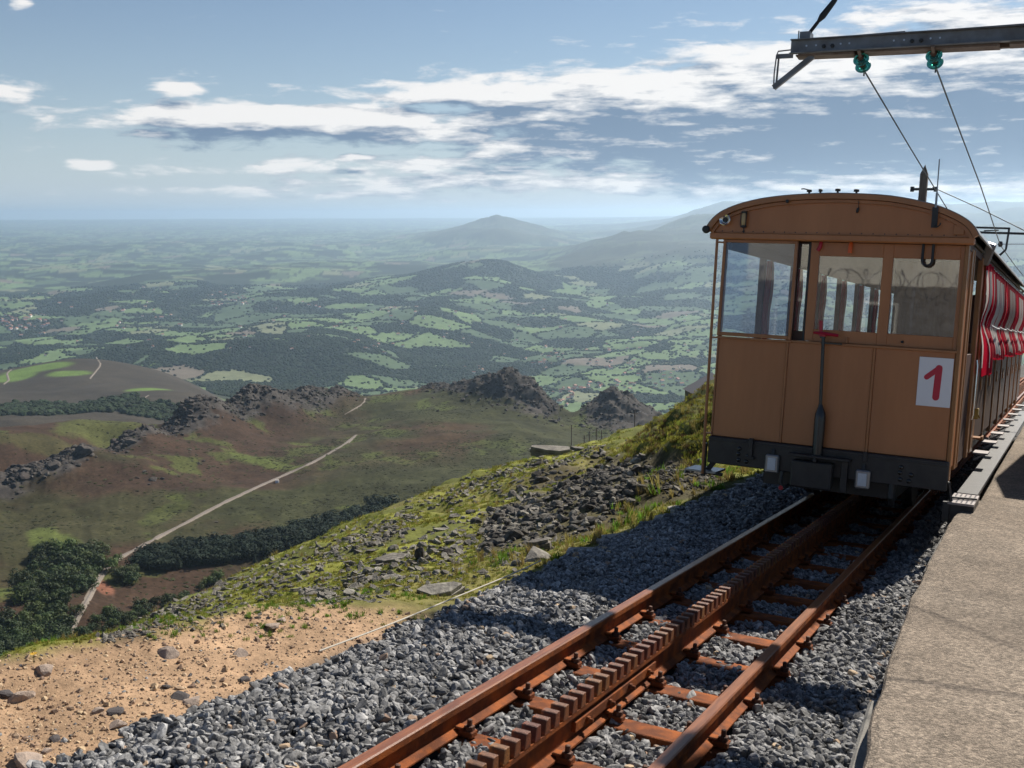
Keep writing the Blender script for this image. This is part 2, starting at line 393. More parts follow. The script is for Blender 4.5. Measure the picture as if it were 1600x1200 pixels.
PLAIN = {
 -250: [(5000, -745), (6500, -755), (9000, -765), (14000, -775), (22000, -790), (35000, -810), (60000, -905)],
 0: [(5000, -735), (6500, -755), (9000, -765), (14000, -775), (22000, -790), (35000, -810), (60000, -905)],
 250: [(4500, -720), (6500, -755), (9000, -765), (14000, -775), (22000, -790), (35000, -810), (60000, -905)],
 450: [(4400, -735), (4900, 'v555'), (5200, 'v535'), (5700, -735), (7000, -755), (9000, -760), (14000, -772), (22000, -790), (35000, -810), (60000, -900)],
 560: [(4400, -738), (4900, 'v545'), (5250, 'v526'), (5700, -730), (7000, -745), (8500, -745), (14000, -770), (22000, -785), (35000, -805), (60000, -900)],
 640: [(4400, -740), (4900, 'v560'), (5300, 'v545'), (5700, -742), (6600, 'v492'), (8500, -720), (12000, -760), (17000, -740), (20000, -700), (24000, -720), (35000, -800), (60000, -895)],
 700: [(4500, -745), (6000, -745), (7500, 'v476'), (8500, 'v448'), (10500, -740), (17000, -690), (20000, 'v358'), (23000, -650), (35000, -790), (60000, -890)],
 775: [(4500, -750), (6000, -750), (7500, 'v480'), (8600, 'v432'), (9500, 'v409'), (11000, -720), (14000, -740), (17000, -560), (20000, 'v351'), (23000, -620), (35000, -780), (60000, -890)],
 850: [(4500, -755), (6500, -752), (9000, 'v448'), (10000, -700), (13000, -735), (17000, -690), (20000, 'v362'), (23000, -650), (35000, -770), (60000, -885)],
 910: [(4500, -755), (6500, -755), (9500, -735), (11500, 'v405'), (13000, 'v381'), (15000, -640), (20000, -700), (35000, -760), (60000, -880)],
 975: [(4500, -755), (6500, -755), (9500, -720), (11500, 'v385'), (13000, 'v366'), (15000, -580), (20000, -640), (30000, 'v348'), (60000, -870)],
 1030: [(4500, -755), (6500, -750), (9000, -700), (11000, 'v393'), (13000, 'v364'), (15000, 'v352'), (17500, -600), (24000, 'v352'), (35000, -650), (60000, -840)],
 1090: [(4500, -755), (6500, -745), (8500, -680), (10500, 'v388'), (13500, 'v358'), (15500, 'v341'), (18000, -500), (24000, 'v330'), (35000, -500), (60000, -800)],
 1150: [(4500, -750), (6500, -740), (8500, -670), (10500, 'v392'), (14000, 'v350'), (18000, -420), (24000, 'v318'), (35000, -300), (60000, -700)],
 1350: [(4500, -745), (6500, -730), (9000, -640), (12000, 'v385'), (14500, 'v354'), (16500, -520), (18500, 'v338'), (20200, -450), (22500, 'v320'), (27000, -560), (60000, -700)],
 1560: [(4500, -700), (6500, -700), (9000, -600), (12000, 'v372'), (14500, 'v353'), (16500, -500), (18500, 'v339'), (20200, -430), (22500, 'v319'), (27000, -560), (60000, -700)],
 1650: [(4500, -680), (6500, -680), (9000, -580), (12000, 'v366'), (14500, 'v347'), (16500, -480), (18500, 'v335'), (20200, -430), (22500, 'v322'), (27000, -560), (60000, -700)],
}
qs, zs = [], []
def z_of(u, e, r): return vz(u, float(e[1:]), r) if isinstance(e, str) else float(e) + r * DIP
for tab in (FAR, PLAIN):
    for u, lst in tab.items():
        a = float(azel(u, 500)[0])
        for r, e in lst:
            qs.append((a * 1.3, math.log(r))); zs.append(z_of(u, e, r))
far_rbf = RBF(qs, zs, .035)

NC = 800
FAZ = vaz + np.linspace(-math.radians(31), math.radians(31), NC)
FR = np.unique(np.concatenate([np.geomspace(128, 520, 36), np.linspace(520, 1750, 330), np.geomspace(1750, 3500, 120), np.geomspace(3500, 9500, 200), np.geomspace(9500, 26000, 110), np.geomspace(26000, 60000, 46)]))
AZ2, R2 = np.meshgrid(FAZ, FR)               # [r, az]
ca_, la_ = np.linspace(FAZ[0], FAZ[-1], 200), np.linspace(math.log(FR[0]), math.log(FR[-1]), 700)
# evaluate the height field on a medium grid and refine it bilinearly
gz = far_rbf(*[q for q in np.meshgrid(ca_ * 1.3, la_)])
def bil(G, xs, ys, X, Y):
    fx = np.clip((X - xs[0]) / (xs[-1] - xs[0]) * (len(xs) - 1), 0, len(xs) - 1.001); fy = np.clip((Y - ys[0]) / (ys[-1] - ys[0]) * (len(ys) - 1), 0, len(ys) - 1.001)
    i = fx.astype(int); j = fy.astype(int); fx -= i; fy -= j
    return (G[j, i] * (1 - fx) + G[j, i + 1] * fx) * (1 - fy) + (G[j + 1, i] * (1 - fx) + G[j + 1, i + 1] * fx) * fy
Z0 = bil(gz, ca_, la_, AZ2, np.log(R2))
FX = CAM[0] + R2 * np.sin(AZ2); FY = CAM[1] + R2 * np.cos(AZ2)

# crest of the crags: pixel outline -> bearing and distance
CREST = [(-250, 1050), (0, 1050), (100, 1080), (200, 1180), (300, 1290), (400, 1370), (500, 1450), (560, 1530)]
CREST2 = [(660, 1560), (730, 1480), (760, 1440), (815, 1410), (850, 1400), (880, 1390)]
CREST3 = [(905, 1400), (955, 1400), (1010, 1450), (1080, 1500)]
def crestline(L):
    a = np.array([float(azel(u, 600)[0]) for u, r in L]); r = np.array([float(r) for u, r in L])
    rr = np.interp(AZ2, a, r); m = sstep(AZ2, a[0] - .01, a[0] + .03) * (1 - sstep(AZ2, a[-1] - .02, a[-1] + .012))
    return rr, m
def crestmask(L, near, farw):
    rr, m = crestline(L); d = R2 - rr
    return m * np.where(d < 0, np.exp(-(d / near) ** 2), np.exp(-(d / farw) ** 2))
mC = crestmask(CREST, 58, 30); mC2 = crestmask(CREST2, 85, 30); mC3 = crestmask(CREST3, 170, 30)
plat = (1 - sstep(R2, 1900, 3200)) * sstep(R2, 300, 520)
hillz = sstep(R2, 3600, 5200)
midz = sstep(R2, 1700, 2200) * (1 - sstep(R2, 3600, 5200))
jag = fbm(FX, FY, 46, 4, 31, .55, ridged=True) - .55
jag2 = fbm(FX + .6 * R2 * np.sin(AZ2), FY, 16, 3, 37, .55, ridged=True) - .55
steps = np.clip(jag * 1.4, -.6, .6)
crag_h = fbm(AZ2 * 1500, R2 * .2, 60, 3, 5) - .5
Z = Z0.copy()
Z += plat * ((fbm(FX, FY, 190, 4, 2) - .5) * 11 + (fbm(FX, FY, 26, 4, 3) - .5) * 3.2)
gul = fbm(AZ2 * 900 + fbm(FX, FY, 90, 3, 9) * 30, R2 * .12, 34, 3, 8, .5, True)
Z += plat * (gul - .6) * 3.5
blk = np.round((fbm(FX, FY, 70, 3, 33) - .5) * 9) / 9 * 1.0
Z += mC * (crag_h * 14 + steps * 11 + jag2 * 7 + blk * 14 + 10) + mC2 * (crag_h * 10 + steps * 14 + jag2 * 8 + blk * 22 + 7) + mC3 * (steps * 16 + jag2 * 9 + crag_h * 12 + blk * 26 + 5)
Z += midz * ((fbm(FX, FY, 700, 4, 12) - .5) * 55)
Z += hillz * (((fbm(FX, FY, 1300, 4, 14) - .5) * 215 + (fbm(FX, FY, 420, 3, 24) - .5) * 34 * (1 - sstep(R2, 9000, 12000))) * (1 - .75 * sstep(R2, 16000, 30000)) + (fbm(FX, FY, 3600, 3, 18, .5, True) - .55) * 70 * sstep(R2, 9000, 13000) * (1 - sstep(R2, 26000, 45000)))
for (u_, v_, r_, w_, h_) in [(775, 337, 20000, 900, 400), (700, 360, 18500, 1600, 90), (975, 357, 13000, 650, 190), (1060, 384, 11000, 900, 110), (1088, 343, 15500, 800, 150), (1132, 322, 24000, 1600, 170), (905, 392, 12500, 700, 60), (800, 411, 9500, 700, 50), (1500, 346, 15000, 1200, 120), (1590, 338, 18500, 1100, 120), (1430, 322, 22500, 900, 110), (1540, 320, 22500, 700, 100)]:
    a_ = float(azel(u_, v_)[0]); dx_ = FX - CAM[0] - r_ * math.sin(a_); dy_ = FY - CAM[1] - r_ * math.cos(a_)
    dd_ = np.hypot(dx_, dy_) * (.55 + .9 * fbm(np.arctan2(dy_, dx_) * 3 + 9, dx_ * 0 + u_, 1.0, 3, 77))
    Z += h_ * (np.exp(-dd_ / w_) - .55 * np.exp(-(dd_ / (1.6 * w_)) ** 2))
Z += sstep(R2, 9000, 11500) * sstep(Z - R2 * DIP, -640, -420) * (fbm(FX, FY, 1700, 5, 19, .5, True) - .55) * 130
FZ = CAM[2] + Z

def first_hit(az, r, Zrel, u, v):
    """points where the pixel rays (u, v) first meet a polar height grid Zrel[r, az]"""
    a, t = azel(u, v); a = np.atleast_1d(a); t = np.atleast_1d(t)
    f = np.clip((a - az[0]) / (az[-1] - az[0]) * (len(az) - 1), 0, len(az) - 1.001); i = f.astype(int); f = f - i
    prof = Zrel[:, i] * (1 - f) + Zrel[:, i + 1] * f
    above = (prof / r[:, None]) >= t[None]
    k = np.argmax(above, 0); ok = above.any(0)
    k1 = np.maximum(k, 1)
    g1 = (prof / r[:, None])[k1, np.arange(len(k))] - t; g0 = (prof / r[:, None])[k1 - 1, np.arange(len(k))] - t
    w = np.clip(-g0 / np.where(np.abs(g1 - g0) < 1e-9, 1, g1 - g0), 0, 1)
    rr = r[k1 - 1] + (r[k1] - r[k1 - 1]) * w
    return np.stack([CAM[0] + rr * np.sin(a), CAM[1] + rr * np.cos(a), CAM[2] + rr * t], -1), ok, rr
def far_hit(u, v): return first_hit(FAZ, FR, Z, u, v)
def far_z(x, y):
    dx, dy = np.asarray(x) - CAM[0], np.asarray(y) - CAM[1]
    a = np.arctan2(dx, dy); r = np.hypot(dx, dy)
    i = np.clip((a - FAZ[0]) / (FAZ[-1] - FAZ[0]) * (NC - 1), 0, NC - 1.001); f = i - i.astype(int); i = i.astype(int)
    j = np.clip(np.interp(r, FR, np.arange(len(FR))), 0, len(FR) - 1.001); h = j - j.astype(int); j = j.astype(int)
    return CAM[2] + (Z[j, i] * (1 - f) + Z[j, i + 1] * f) * (1 - h) + (Z[j + 1, i] * (1 - f) + Z[j + 1, i + 1] * f) * h

# ---- land cover as ground colour (albedo) and forest mask
def cells(x, y, size, seed):
    gx = np.floor(x / size).astype(np.int64); gy = np.floor(y / size).astype(np.int64)
    d1 = np.full(x.shape, 1e9); d2 = d1.copy(); idn = np.zeros(x.shape, np.int64)
    def h(a, b, s):
        k = (a * 374761393 + b * 668265263 + (seed + s) * 974634777) & 0x7fffffff
        k = (k ^ (k >> 13)) * 1274126177 & 0x7fffffff
        return ((k ^ (k >> 16)) & 0xffff) / 65535.0
    for i in (-1, 0, 1):
        for j in (-1, 0, 1):
            px = (gx + i + .1 + .8 * h(gx + i, gy + j, 1)) * size; py = (gy + j + .1 + .8 * h(gx + i, gy + j, 2)) * size
            d = np.hypot(x - px, y - py); c = d < d1
            d2 = np.where(c, d1, np.minimum(d2, d)); idn = np.where(c, (gx + i) * 7919 + (gy + j) * 104729, idn); d1 = np.where(c, d, d1)
    k = (idn * 2654435761) & 0x7fffffff; k = (k ^ (k >> 15)) & 0xffff
    return (d2 - d1), k / 65535.0
wx = FX + (fbm(FX, FY, 420, 3, 40) - .5) * 260; wy = FY + (fbm(FX, FY, 420, 3, 43) - .5) * 260
edge, hid = cells(wx, wy, 250, 5)
_, hid2 = cells(wx, wy, 620, 15)
slope = np.hypot(*np.gradient(Z)[:1], 0) if False else None
wood = fbm(FX, FY, 1500, 4, 50); wood2 = fbm(FX, FY, 5200, 3, 51)
fthr = .37 + 1.25 * (wood - .5) + .6 * (wood2 - .5)
high = sstep(Z - R2 * DIP, -700, -560) * sstep(R2, 9000, 11000)
is_field = (hid > np.clip(fthr + .15 * (hid2 - .5), .05, .97)) & (R2 > 2300)
FOREST = np.array([.020, .030, .014]); PAST = np.array([.125, .182, .075]); PALE = np.array([.165, .18, .10]); MEAD = np.array([.070, .106, .052]); BARE = np.array([.15, .125, .095])
k2 = (hid * 977.0) % 1.0
fld = np.where((k2 > .95)[..., None], BARE, np.where((k2 > .82)[..., None], PALE, np.where((k2 > .38)[..., None], PAST, MEAD)))
hedge = (edge < 10 + R2 * .0007)
COLF = np.where((is_field & ~hedge)[..., None], fld, FOREST)
moor = np.array([.052, .050, .026])
COLF = lerp(COLF, moor * (.7 + .6 * fbm(FX, FY, 900, 4, 61))[..., None], high * .8)
forest = (~is_field) | hedge
# the plateau
HEATH = np.array([.046, .028, .018]); OLIVE = np.array([.040, .042, .017]); GRASS = np.array([.085, .105, .027]); ROCK = np.array([.058, .051, .046]); PATH = np.array([.36, .30, .24])
n1 = fbm(FX, FY, 150, 4, 71); n2 = fbm(FX, FY, 22, 4, 72); n3 = fbm(FX, FY, 60, 4, 73)
U, V = project(np.stack([FX, FY, FZ], -1))
side = sstep(U + (V - 690) * .55 + (n1 - .5) * 260, 420, 640)
pc = HEATH * (.65 + .8 * n2)[..., None]
pc = lerp(pc, OLIVE * (.6 + .8 * n2)[..., None], np.clip(side + sstep(n1, .56, .7) * .8, 0, 1))
pc = lerp(pc, HEATH * 1.25 * np.array([1.15, .9, .9]) * (.7 + .6 * n2)[..., None], sstep(n1, .5, .36) * sstep(U, 560, 640) * sstep(V, 740, 690) * .6)
pc = lerp(pc, GRASS * .8, sstep(n3 + (n2 - .5) * .5, .66, .75) * .75)
def blob(u, v, rx, ry, rot=0., n=None):
    P, ok, rr = far_hit(np.array([u]), np.array([v])); c = P[0]; a = math.atan2(c[0] - CAM[0], c[1] - CAM[1])
    dx = FX - c[0]; dy = FY - c[1]
    s_ = dx * math.cos(a) - dy * math.sin(a); f_ = dx * math.sin(a) + dy * math.cos(a)
    s2 = s_ * math.cos(rot) + f_ * math.sin(rot); f2 = -s_ * math.sin(rot) + f_ * math.cos(rot)
    return 1 - sstep(np.hypot(s2 / rx, f2 / ry) + ((n2 if n is None else n) - .5) * 1.0, .7, 1.1)
for (u, v, rx, ry, ro, st) in [(78, 840, 17, 48, .2, .9), (415, 722, 11, 62, .75, .8), (440, 733, 8, 30, .7, .5), (255, 805, 14, 40, -.4, .45), (470, 695, 8, 22, .6, .7), (20, 925, 26, 20, 0, .8), (380, 715, 14, 30, .5, .35), (155, 668, 50, 60, .0, .6), (60, 690, 45, 30, 0, .3), (660, 632, 14, 40, 0, .6), (175, 905, 16, 14, 0, .6), (215, 892, 18, 10, 0, .5)]:
    pc = lerp(pc, GRASS * (.75 + .5 * n2)[..., None], blob(u, v, rx, ry, ro) * st)
pc = lerp(pc, np.array([.17, .075, .048]), blob(160, 917, 7.5, 17, .15, n=n3 * .3 + .35))
rockm = sstep(mC * 1.25 + mC2 * 1.3 + mC3 * 1.35 + (n2 - .5) * .7 + jag * .5, .40, .70)
pc = lerp(pc, ROCK * (.45 + 1.1 * fbm(FX, FY, 9, 3, 77))[..., None], np.clip(rockm, 0, 1))
# middle hills behind the crest
mc = np.array([.048, .040, .030]) * (.7 + .6 * n1)[..., None]
COLF = lerp(COLF, mc, sstep(Z - R2 * DIP, -640, -560) * (1 - sstep(R2, 3600, 4200)) * sstep(R2, 1500, 1700))
for (u, v, rx, ry, ro) in [(232, 608, 55, 60, 0), (60, 575, 90, 60, .2), (230, 572, 45, 70, -.5), (110, 583, 60, 40, 0), (195, 660, 22, 18, 0), (20, 590, 60, 60, 0)]:
    COLF = lerp(COLF, np.array([.12, .19, .045]), blob(u, v, rx, ry, ro, n=n1 * .2 + .4) * .9)
woodmid = (blob(90, 640, 230, 190, 0, n=n1) > .5) | (blob(240, 640, 110, 120, .4, n=n1) > .5) | (blob(280, 590, 160, 170, 0, n=n1) > .5)
COLF = np.where((woodmid & (R2 < 3600) & (R2 > 1750))[..., None], FOREST * 1.1, COLF)
forest = np.where(R2 < 3600, woodmid & (R2 > 1750), forest & (high < .5))
COLF = lerp(COLF, pc, 1 - sstep(R2, 1600, 1800))
def px_line(L, fn): 
    a = np.array(L, float); t = np.concatenate([[0], np.cumsum(np.hypot(*np.diff(a, axis=0).T))]); n = max(8, int(t[-1] / 6)); s_ = np.linspace(0, t[-1], n)
    P, ok, rr = fn(np.interp(s_, t, a[:, 0]), np.interp(s_, t, a[:, 1])); return P[ok]
m_far = attr_mat('moor_and_farmland', rough=.95, vs=.30, var=.42, bump=.0, var2=(.02, .2), spec=.1)
terr = link('distant_land', grid_mesh('distant_land', np.stack([FX, FY, FZ], -1), COLF, m_far)); terr['kind'] = 'structure'
# the rest of the low ground, coarse, all round
aa = np.linspace(FAZ[-1], FAZ[0] + 2 * PI, 40); rr_ = np.array([2500, 6000, 15000, 30000, 60000.])
A3, R3 = np.meshgrid(aa, rr_)
zz = np.interp(R3, [2500, 60000], [-760, -900]) - 15 + R3 * DIP
cols = np.broadcast_to(np.array([.05, .075, .03]), A3.shape + (3,))
o = link('low_country', grid_mesh('low_country', np.stack([CAM[0] + R3 * np.sin(A3), CAM[1] + R3 * np.cos(A3), CAM[2] + zz], -1), cols.copy(), m_far)); o['kind'] = 'structure'

# ---- near hillside
def plane_pt(u, v, Zt=-.2):
    n = np.array([M[2] @ [0, 0, 1.], 0, 0]); d = rays(u, v); nz = M.T @ d; c = M.T @ CAM; t = (Zt - c[2]) / nz[2]; return CAM + t * d
NEAR = []
def npix(u, v, r): NEAR.append((float(azel(u, v)[0]), math.log(r), float(azel(u, v)[1])))
def nworld(p):
    d = p - CAM; r = math.hypot(d[0], d[1]); NEAR.append((math.atan2(d[0], d[1]), math.log(r), d[2] / r))
for Yt in (1.2, 2, 3, 4, 5, 6, 7.5, 9, 11, 13, 16, 20, 25, 32, 42, 60, 90):
    for Xt in (-1.65, -.2, 1.5): nworld(tw((Xt, Yt, -.22)))
for (u, v) in [(-250, 1195), (-250, 1120), (0, 1199), (0, 1120), (0, 1056), (100, 1032), (190, 1006), (300, 992), (400, 974), (500, 960), (600, 950), (100, 1120), (300, 1070), (450, 1030)]: nworld(plane_pt(u, v))
for p in [(-250, 1075, 5.6), (-250, 1190, 7.5), (-250, 1210, 12), (0, 1120, 8), (0, 1150, 12), (0, 1130, 25), (100, 1060, 7.5), (100, 1080, 14), (150, 1003, 17), (150, 1040, 9), (100, 1050, 25), (0, 1100, 60), (100, 1080, 60), (-250, 1200, 60),
          (200, 1000, 9), (200, 978, 18), (300, 975, 9), (300, 945, 16), (300, 930, 23), (400, 955, 9.5), (400, 915, 17), (400, 892, 27), (470, 900, 17), (470, 862, 31), (500, 925, 10.5), (520, 890, 15), (600, 930, 9.2), (600, 870, 15), (600, 840, 23), (600, 808, 38),
          (690, 925, 8.7), (700, 850, 17), (700, 800, 31), (700, 768, 46), (800, 878, 9.4), (800, 820, 17), (800, 770, 30), (800, 732, 50), (850, 714, 56), (900, 830, 11.2), (900, 785, 17.5), (900, 735, 33), (900, 702, 60), (950, 720, 33), (950, 690, 66), (1000, 795, 12.2), (1000, 765, 18), (985, 730, 23), (1000, 690, 30), (1015, 668, 32),
          (1030, 652, 31), (1060, 690, 23), (1060, 755, 15.3), (1060, 632, 29), (1110, 745, 14), (1110, 700, 19), (1110, 655, 22.5), (1110, 610, 27), (1180, 725, 16.5), (1180, 660, 22), (1180, 606, 28),
          (1035, 690, 48), (1110, 690, 48), (1180, 690, 48), (1060, 690, 100), (1180, 680, 100), (150, 1030, 40), (300, 960, 45), (470, 895, 60), (600, 845, 75), (700, 805, 85), (850, 745, 95), (950, 715, 105),
          (150, 1080, 150), (-250, 1080, 150), (300, 1010, 150), (470, 930, 150), (600, 870, 150), (800, 775, 150), (950, 725, 150), (1110, 700, 150)]: npix(*p)
for u in (1400, 1800, 2200):
    NEAR.append((float(azel(u, 700)[0]), math.log(150), -.2))
near_rbf = RBF([(a * 1.2, l) for a, l, t in NEAR], [t for a, l, t in NEAR], .06)
NNC, NNR = 520, 440
NAZ = vaz + np.linspace(-math.radians(46), math.radians(44), NNC); NR = np.geomspace(1.0, 150, NNR)
A4, R4 = np.meshgrid(NAZ, NR)
c1, l1 = np.linspace(NAZ[0], NAZ[-1], 260), np.linspace(0, math.log(150), 260)
gt = near_rbf(*np.meshgrid(c1 * 1.2, l1))
NZ = bil(gt, c1, l1, A4, np.log(R4)) * R4
NX = CAM[0] + R4 * np.sin(A4); NY = CAM[1] + R4 * np.cos(A4)
def to_track(P): return np.asarray(P) @ M
P4 = np.stack([NX, NY, CAM[2] + NZ], -1); TX = to_track(P4)
plane_z = NZ * 0
# height of the formation plane at each ground point: Z_t = -.24
pz = (-.24 * 1.0 - (M[0, 2] * NX + M[1, 2] * NY)) / M[2, 2]
flat = sstep(TX[..., 0], -1.86, -1.70)
NUp, NVp = project(P4)
rim_v = np.interp(NUp, [-400, 0, 100, 190, 300, 400, 500, 600, 660, 700], [1075, 1056, 1031, 1006, 990, 972, 958, 946, 948, 965])
dirt = sstep(NVp - rim_v + (fbm(NX, NY, .5, 3, 91) - .5) * 34, -8, 10) * (1 - sstep(TX[..., 1], 5.0, 6.0)) * (TX[..., 0] < -1.5)
rim_band = np.exp(-((NVp - rim_v) / 16.0) ** 2) * (R4 < 8) * (TX[..., 0] < -1.7)
bank = sstep(A4, float(azel(955, 700)[0]), float(azel(1010, 700)[0])) * sstep(R4, 17, 20) * (1 - sstep(R4, 34, 44)) * (TX[..., 0] < -2.2)
scr = fbm(NX, NY, 7, 3, 95)
rough_amp = np.clip(R4 * .012, .02, .5)
h_n = (fbm(NX, NY, 3.2, 4, 81) - .5) * 3.0 * rough_amp + (fbm(NX, NY, .75, 4, 83) - .5) * 1.2 * np.minimum(rough_amp, .16)
h_n = h_n * (1 - .75 * dirt) + rim_band * .05 + dirt * (fbm(NX, NY, .16, 3, 85) - .5) * .035
h_n = h_n + bank * ((fbm(NX, NY, 1.5, 4, 87) - .45) * 1.0 + (fbm(NX, NY, .5, 3, 88) - .5) * .5)
NZw = np.where(TX[..., 0] > -2.6, CAM[2] + NZ + h_n * (1 - sstep(TX[..., 0], -2.6, -1.9)), CAM[2] + NZ + h_n)
NZw = NZw * (1 - flat) + pz * flat
NZr = NZw - CAM[2]
def near_hit(u, v): return first_hit(NAZ, NR, NZr, u, v)
TURF = np.array([.205, .210, .040]); TURF2 = np.array([.120, .130, .030]); DRY = np.array([.20, .165, .066]); DIRT = np.array([.37, .245, .152]); SOIL = np.array([.07, .055, .038])
t1 = fbm(NX, NY, 2.2, 4, 101); t2 = fbm(NX, NY, .35, 4, 102); t3 = fbm(NX, NY, 9, 3, 103)
NC_ = lerp(np.broadcast_to(TURF, P4.shape) * (.7 + .6 * t2)[..., None], TURF2 * (.7 + .6 * t2)[..., None], sstep(t1, .42, .62))
NC_ = lerp(NC_, DRY * (.7 + .6 * t2)[..., None], sstep(t3 + (t2 - .5) * .4, .56, .72) * .55)
NC_ = lerp(NC_, DIRT * (.75 + .5 * t2)[..., None], dirt)
NC_ = lerp(NC_, np.array([.09, .085, .08]) * (.7 + .6 * t2)[..., None], flat)
NC_ = lerp(NC_, np.array([.10, .105, .028]) * (.5 + t2)[..., None], bank * .8)
m_near = attr_mat('hillside_turf', rough=.95, vs=9, var=.3, bump=.5, bs=14, var2=(1.3, .15), spec=.15)
o = link('hillside', grid_mesh('hillside', np.stack([NX, NY, NZw], -1), NC_, m_near)); o['kind'] = 'structure'

# ================================================================== SCATTER (for what nobody could count)
def variants(name, meshes):
    c = bpy.data.collections.new(name)          # never linked to the scene: only the instanced copies show
    for i, me in enumerate(meshes):
        c.objects.link(bpy.data.objects.new('%s_shape_%02d' % (name, i), me))
    return c
def scatter(name, P, rot, scl, idx, coll, label, parent=None):
    me = bpy.data.meshes.new(name); n = len(P)
    me.vertices.add(n); me.vertices.foreach_set('co', np.asarray(P, np.float32).reshape(-1))
    for an, ty, arr, key in (('rot', 'FLOAT_VECTOR', rot, 'vector'), ('scl', 'FLOAT_VECTOR', scl, 'vector'), ('idx', 'INT', idx, 'value')):
        at = me.attributes.new(an, ty, 'POINT'); at.data.foreach_set(key, np.asarray(arr, np.int32 if ty == 'INT' else np.float32).reshape(-1))
    ng = bpy.data.node_groups.new('scatter_' + name, 'GeometryNodeTree')
    ng.interface.new_socket('Geometry', in_out='INPUT', socket_type='NodeSocketGeometry')
    ng.interface.new_socket('Geometry', in_out='OUTPUT', socket_type='NodeSocketGeometry')
    N, L = ng.nodes, ng.links
    i_ = N.new('NodeGroupInput'); o_ = N.new('NodeGroupOutput'); ip = N.new('GeometryNodeInstanceOnPoints')
    ci = N.new('GeometryNodeCollectionInfo'); ci.inputs[0].default_value = coll; ci.inputs[1].default_value = True; ci.inputs[2].default_value = True
    def na(nm, ty):
        q = N.new('GeometryNodeInputNamedAttribute'); q.data_type = ty; q.inputs[0].default_value = nm; return q.outputs[0]
    er = N.new('FunctionNodeEulerToRotation')
    L.new(na('rot', 'FLOAT_VECTOR'), er.inputs[0])
    L.new(i_.outputs[0], ip.inputs['Points']); L.new(ci.outputs[0], ip.inputs['Instance']); ip.inputs['Pick Instance'].default_value = True
    L.new(na('idx', 'INT'), ip.inputs['Instance Index']); L.new(er.outputs[0], ip.inputs['Rotation']); L.new(na('scl', 'FLOAT_VECTOR'), ip.inputs['Scale'])
    L.new(ip.outputs[0], o_.inputs[0])
    o = link(name, me, parent)
    o.modifiers.new('scatter', 'NODES').node_group = ng
    o['kind'] = 'stuff'
    if label: o['label'] = label
    return o
def rand_rot(n, tilt=PI): return np.stack([RNG.uniform(-tilt, tilt, n), RNG.uniform(-tilt, tilt, n), RNG.uniform(0, 2 * PI, n)], 1)

def stone_mesh(name, material, seed, flat=.6, sub=1, chip=7, irr=.22):
    """broken stone: a sphere cut by random planes"""
    r = random.Random(seed); bm = bmesh.new(); bmesh.ops.create_icosphere(bm, subdivisions=sub + 1, radius=1)
    for v in bm.verts: v.co *= 1 + r.uniform(-.05, .05)
    for k in range(chip):
        n = Vector((r.gauss(0, 1), r.gauss(0, 1), r.gauss(0, 1))).normalized(); d = r.uniform(.45, .8)
        for v in bm.verts:
            q = v.co.dot(n)
            if q > d: v.co -= n * (q - d)
    sx, sy = 1 + r.uniform(-irr, irr), 1 + r.uniform(-irr, irr)
    for v in bm.verts: v.co = Vector((v.co.x * sx, v.co.y * sy, v.co.z * flat))
    bmesh.ops.dissolve_limit(bm, angle_limit=.12, verts=bm.verts, edges=bm.edges)
    bmesh.ops.triangulate(bm, faces=bm.faces)
    me = bpy.data.meshes.new(name); bm.to_mesh(me); bm.free(); me.materials.append(material); return me

def slab_mesh(name, material, seed, th=.22):
    """flat broken slab of layered rock"""
    r = random.Random(seed); n = r.randint(6, 9); b = MB(); pts = []
    for k in range(n):
        t = 2 * PI * k / n + r.uniform(-.2, .2); q = r.uniform(.7, 1.05); pts.append((q * math.cos(t), .62 * q * math.sin(t)))
    layers = 3; rings = []
    for L_ in range(layers):
        s = 1 - .06 * L_ * r.uniform(.3, 1.4); ox, oy = r.uniform(-.04, .04), r.uniform(-.04, .04)
        z0, z1 = -th + L_ * 2 * th / layers, -th + (L_ + 1) * 2 * th / layers - .01
        b.prism([((x * s + ox) * (1 + r.uniform(-.05, .05)), (y * s + oy) * (1 + r.uniform(-.05, .05))) for x, y in pts], 'z', z0, z1)
    for i, v in enumerate(b.v): b.v[i] = (v[0], v[1], v[2] + .05 * math.sin(3 * v[0] + seed) + .03 * math.cos(4 * v[1]))
    return b.mesh(name, material, bevel=.02)

# ================================================================== TRACK
rust = mat('rust', (.135, .040, .014), rough=.75, col2=(.34, .092, .016), vscale=9, var=.28, bump=.45, bscale=160, spec=.2)
rust_head = mat('rust_worn', (.165, .050, .014), rough=.36, col2=(.28, .094, .028), vscale=7, var=.2, bump=.12, bscale=200, spec=.6, stretch=(8, .6, 8))
rust_dark = mat('rust_dark', (.075, .026, .012), rough=.7, col2=(.15, .052, .02), vscale=11, var=.25, bump=.4, bscale=140)

trk = empty('rack_railway', (0, 0, 0), 'rusty rack railway track running downhill under the brown carriage', 'railway track')
Y0, Y1 = .6, 62.0
def rail_profile(cx):
    h, w, f = .0, .03, .052
    half = [(f, -.135), (f, -.128), (.012, -.112), (.0075, -.10), (.0075, -.048), (w, -.036), (w, -.006), (w - .006, 0)]
    return [(cx + x, z) for x, z in half] + [(cx - x, z) for x, z in reversed(half)]
for cx in (-.53, .53):
    b = MB(); b.prism(rail_profile(cx), 'y', Y0, Y1)
    me = b.mesh('rail', [rust, rust_head])
    for p in me.polygons:
        if p.center.z > -.01: p.material_index = 1
    link('rail', me, trk)
RX = -.022
b = MB()
prof = [(.055, -.135), (.055, -.125), (.016, -.11), (.016, -.02), (.036, -.005), (.036, .018)]
b.prism([(RX + x, z) for x, z in prof] + [(RX - x, z) for x, z in reversed(prof)], 'y', Y0, Y1)
rack = b.build('rack_bar', [rust], trk)
b = MB()
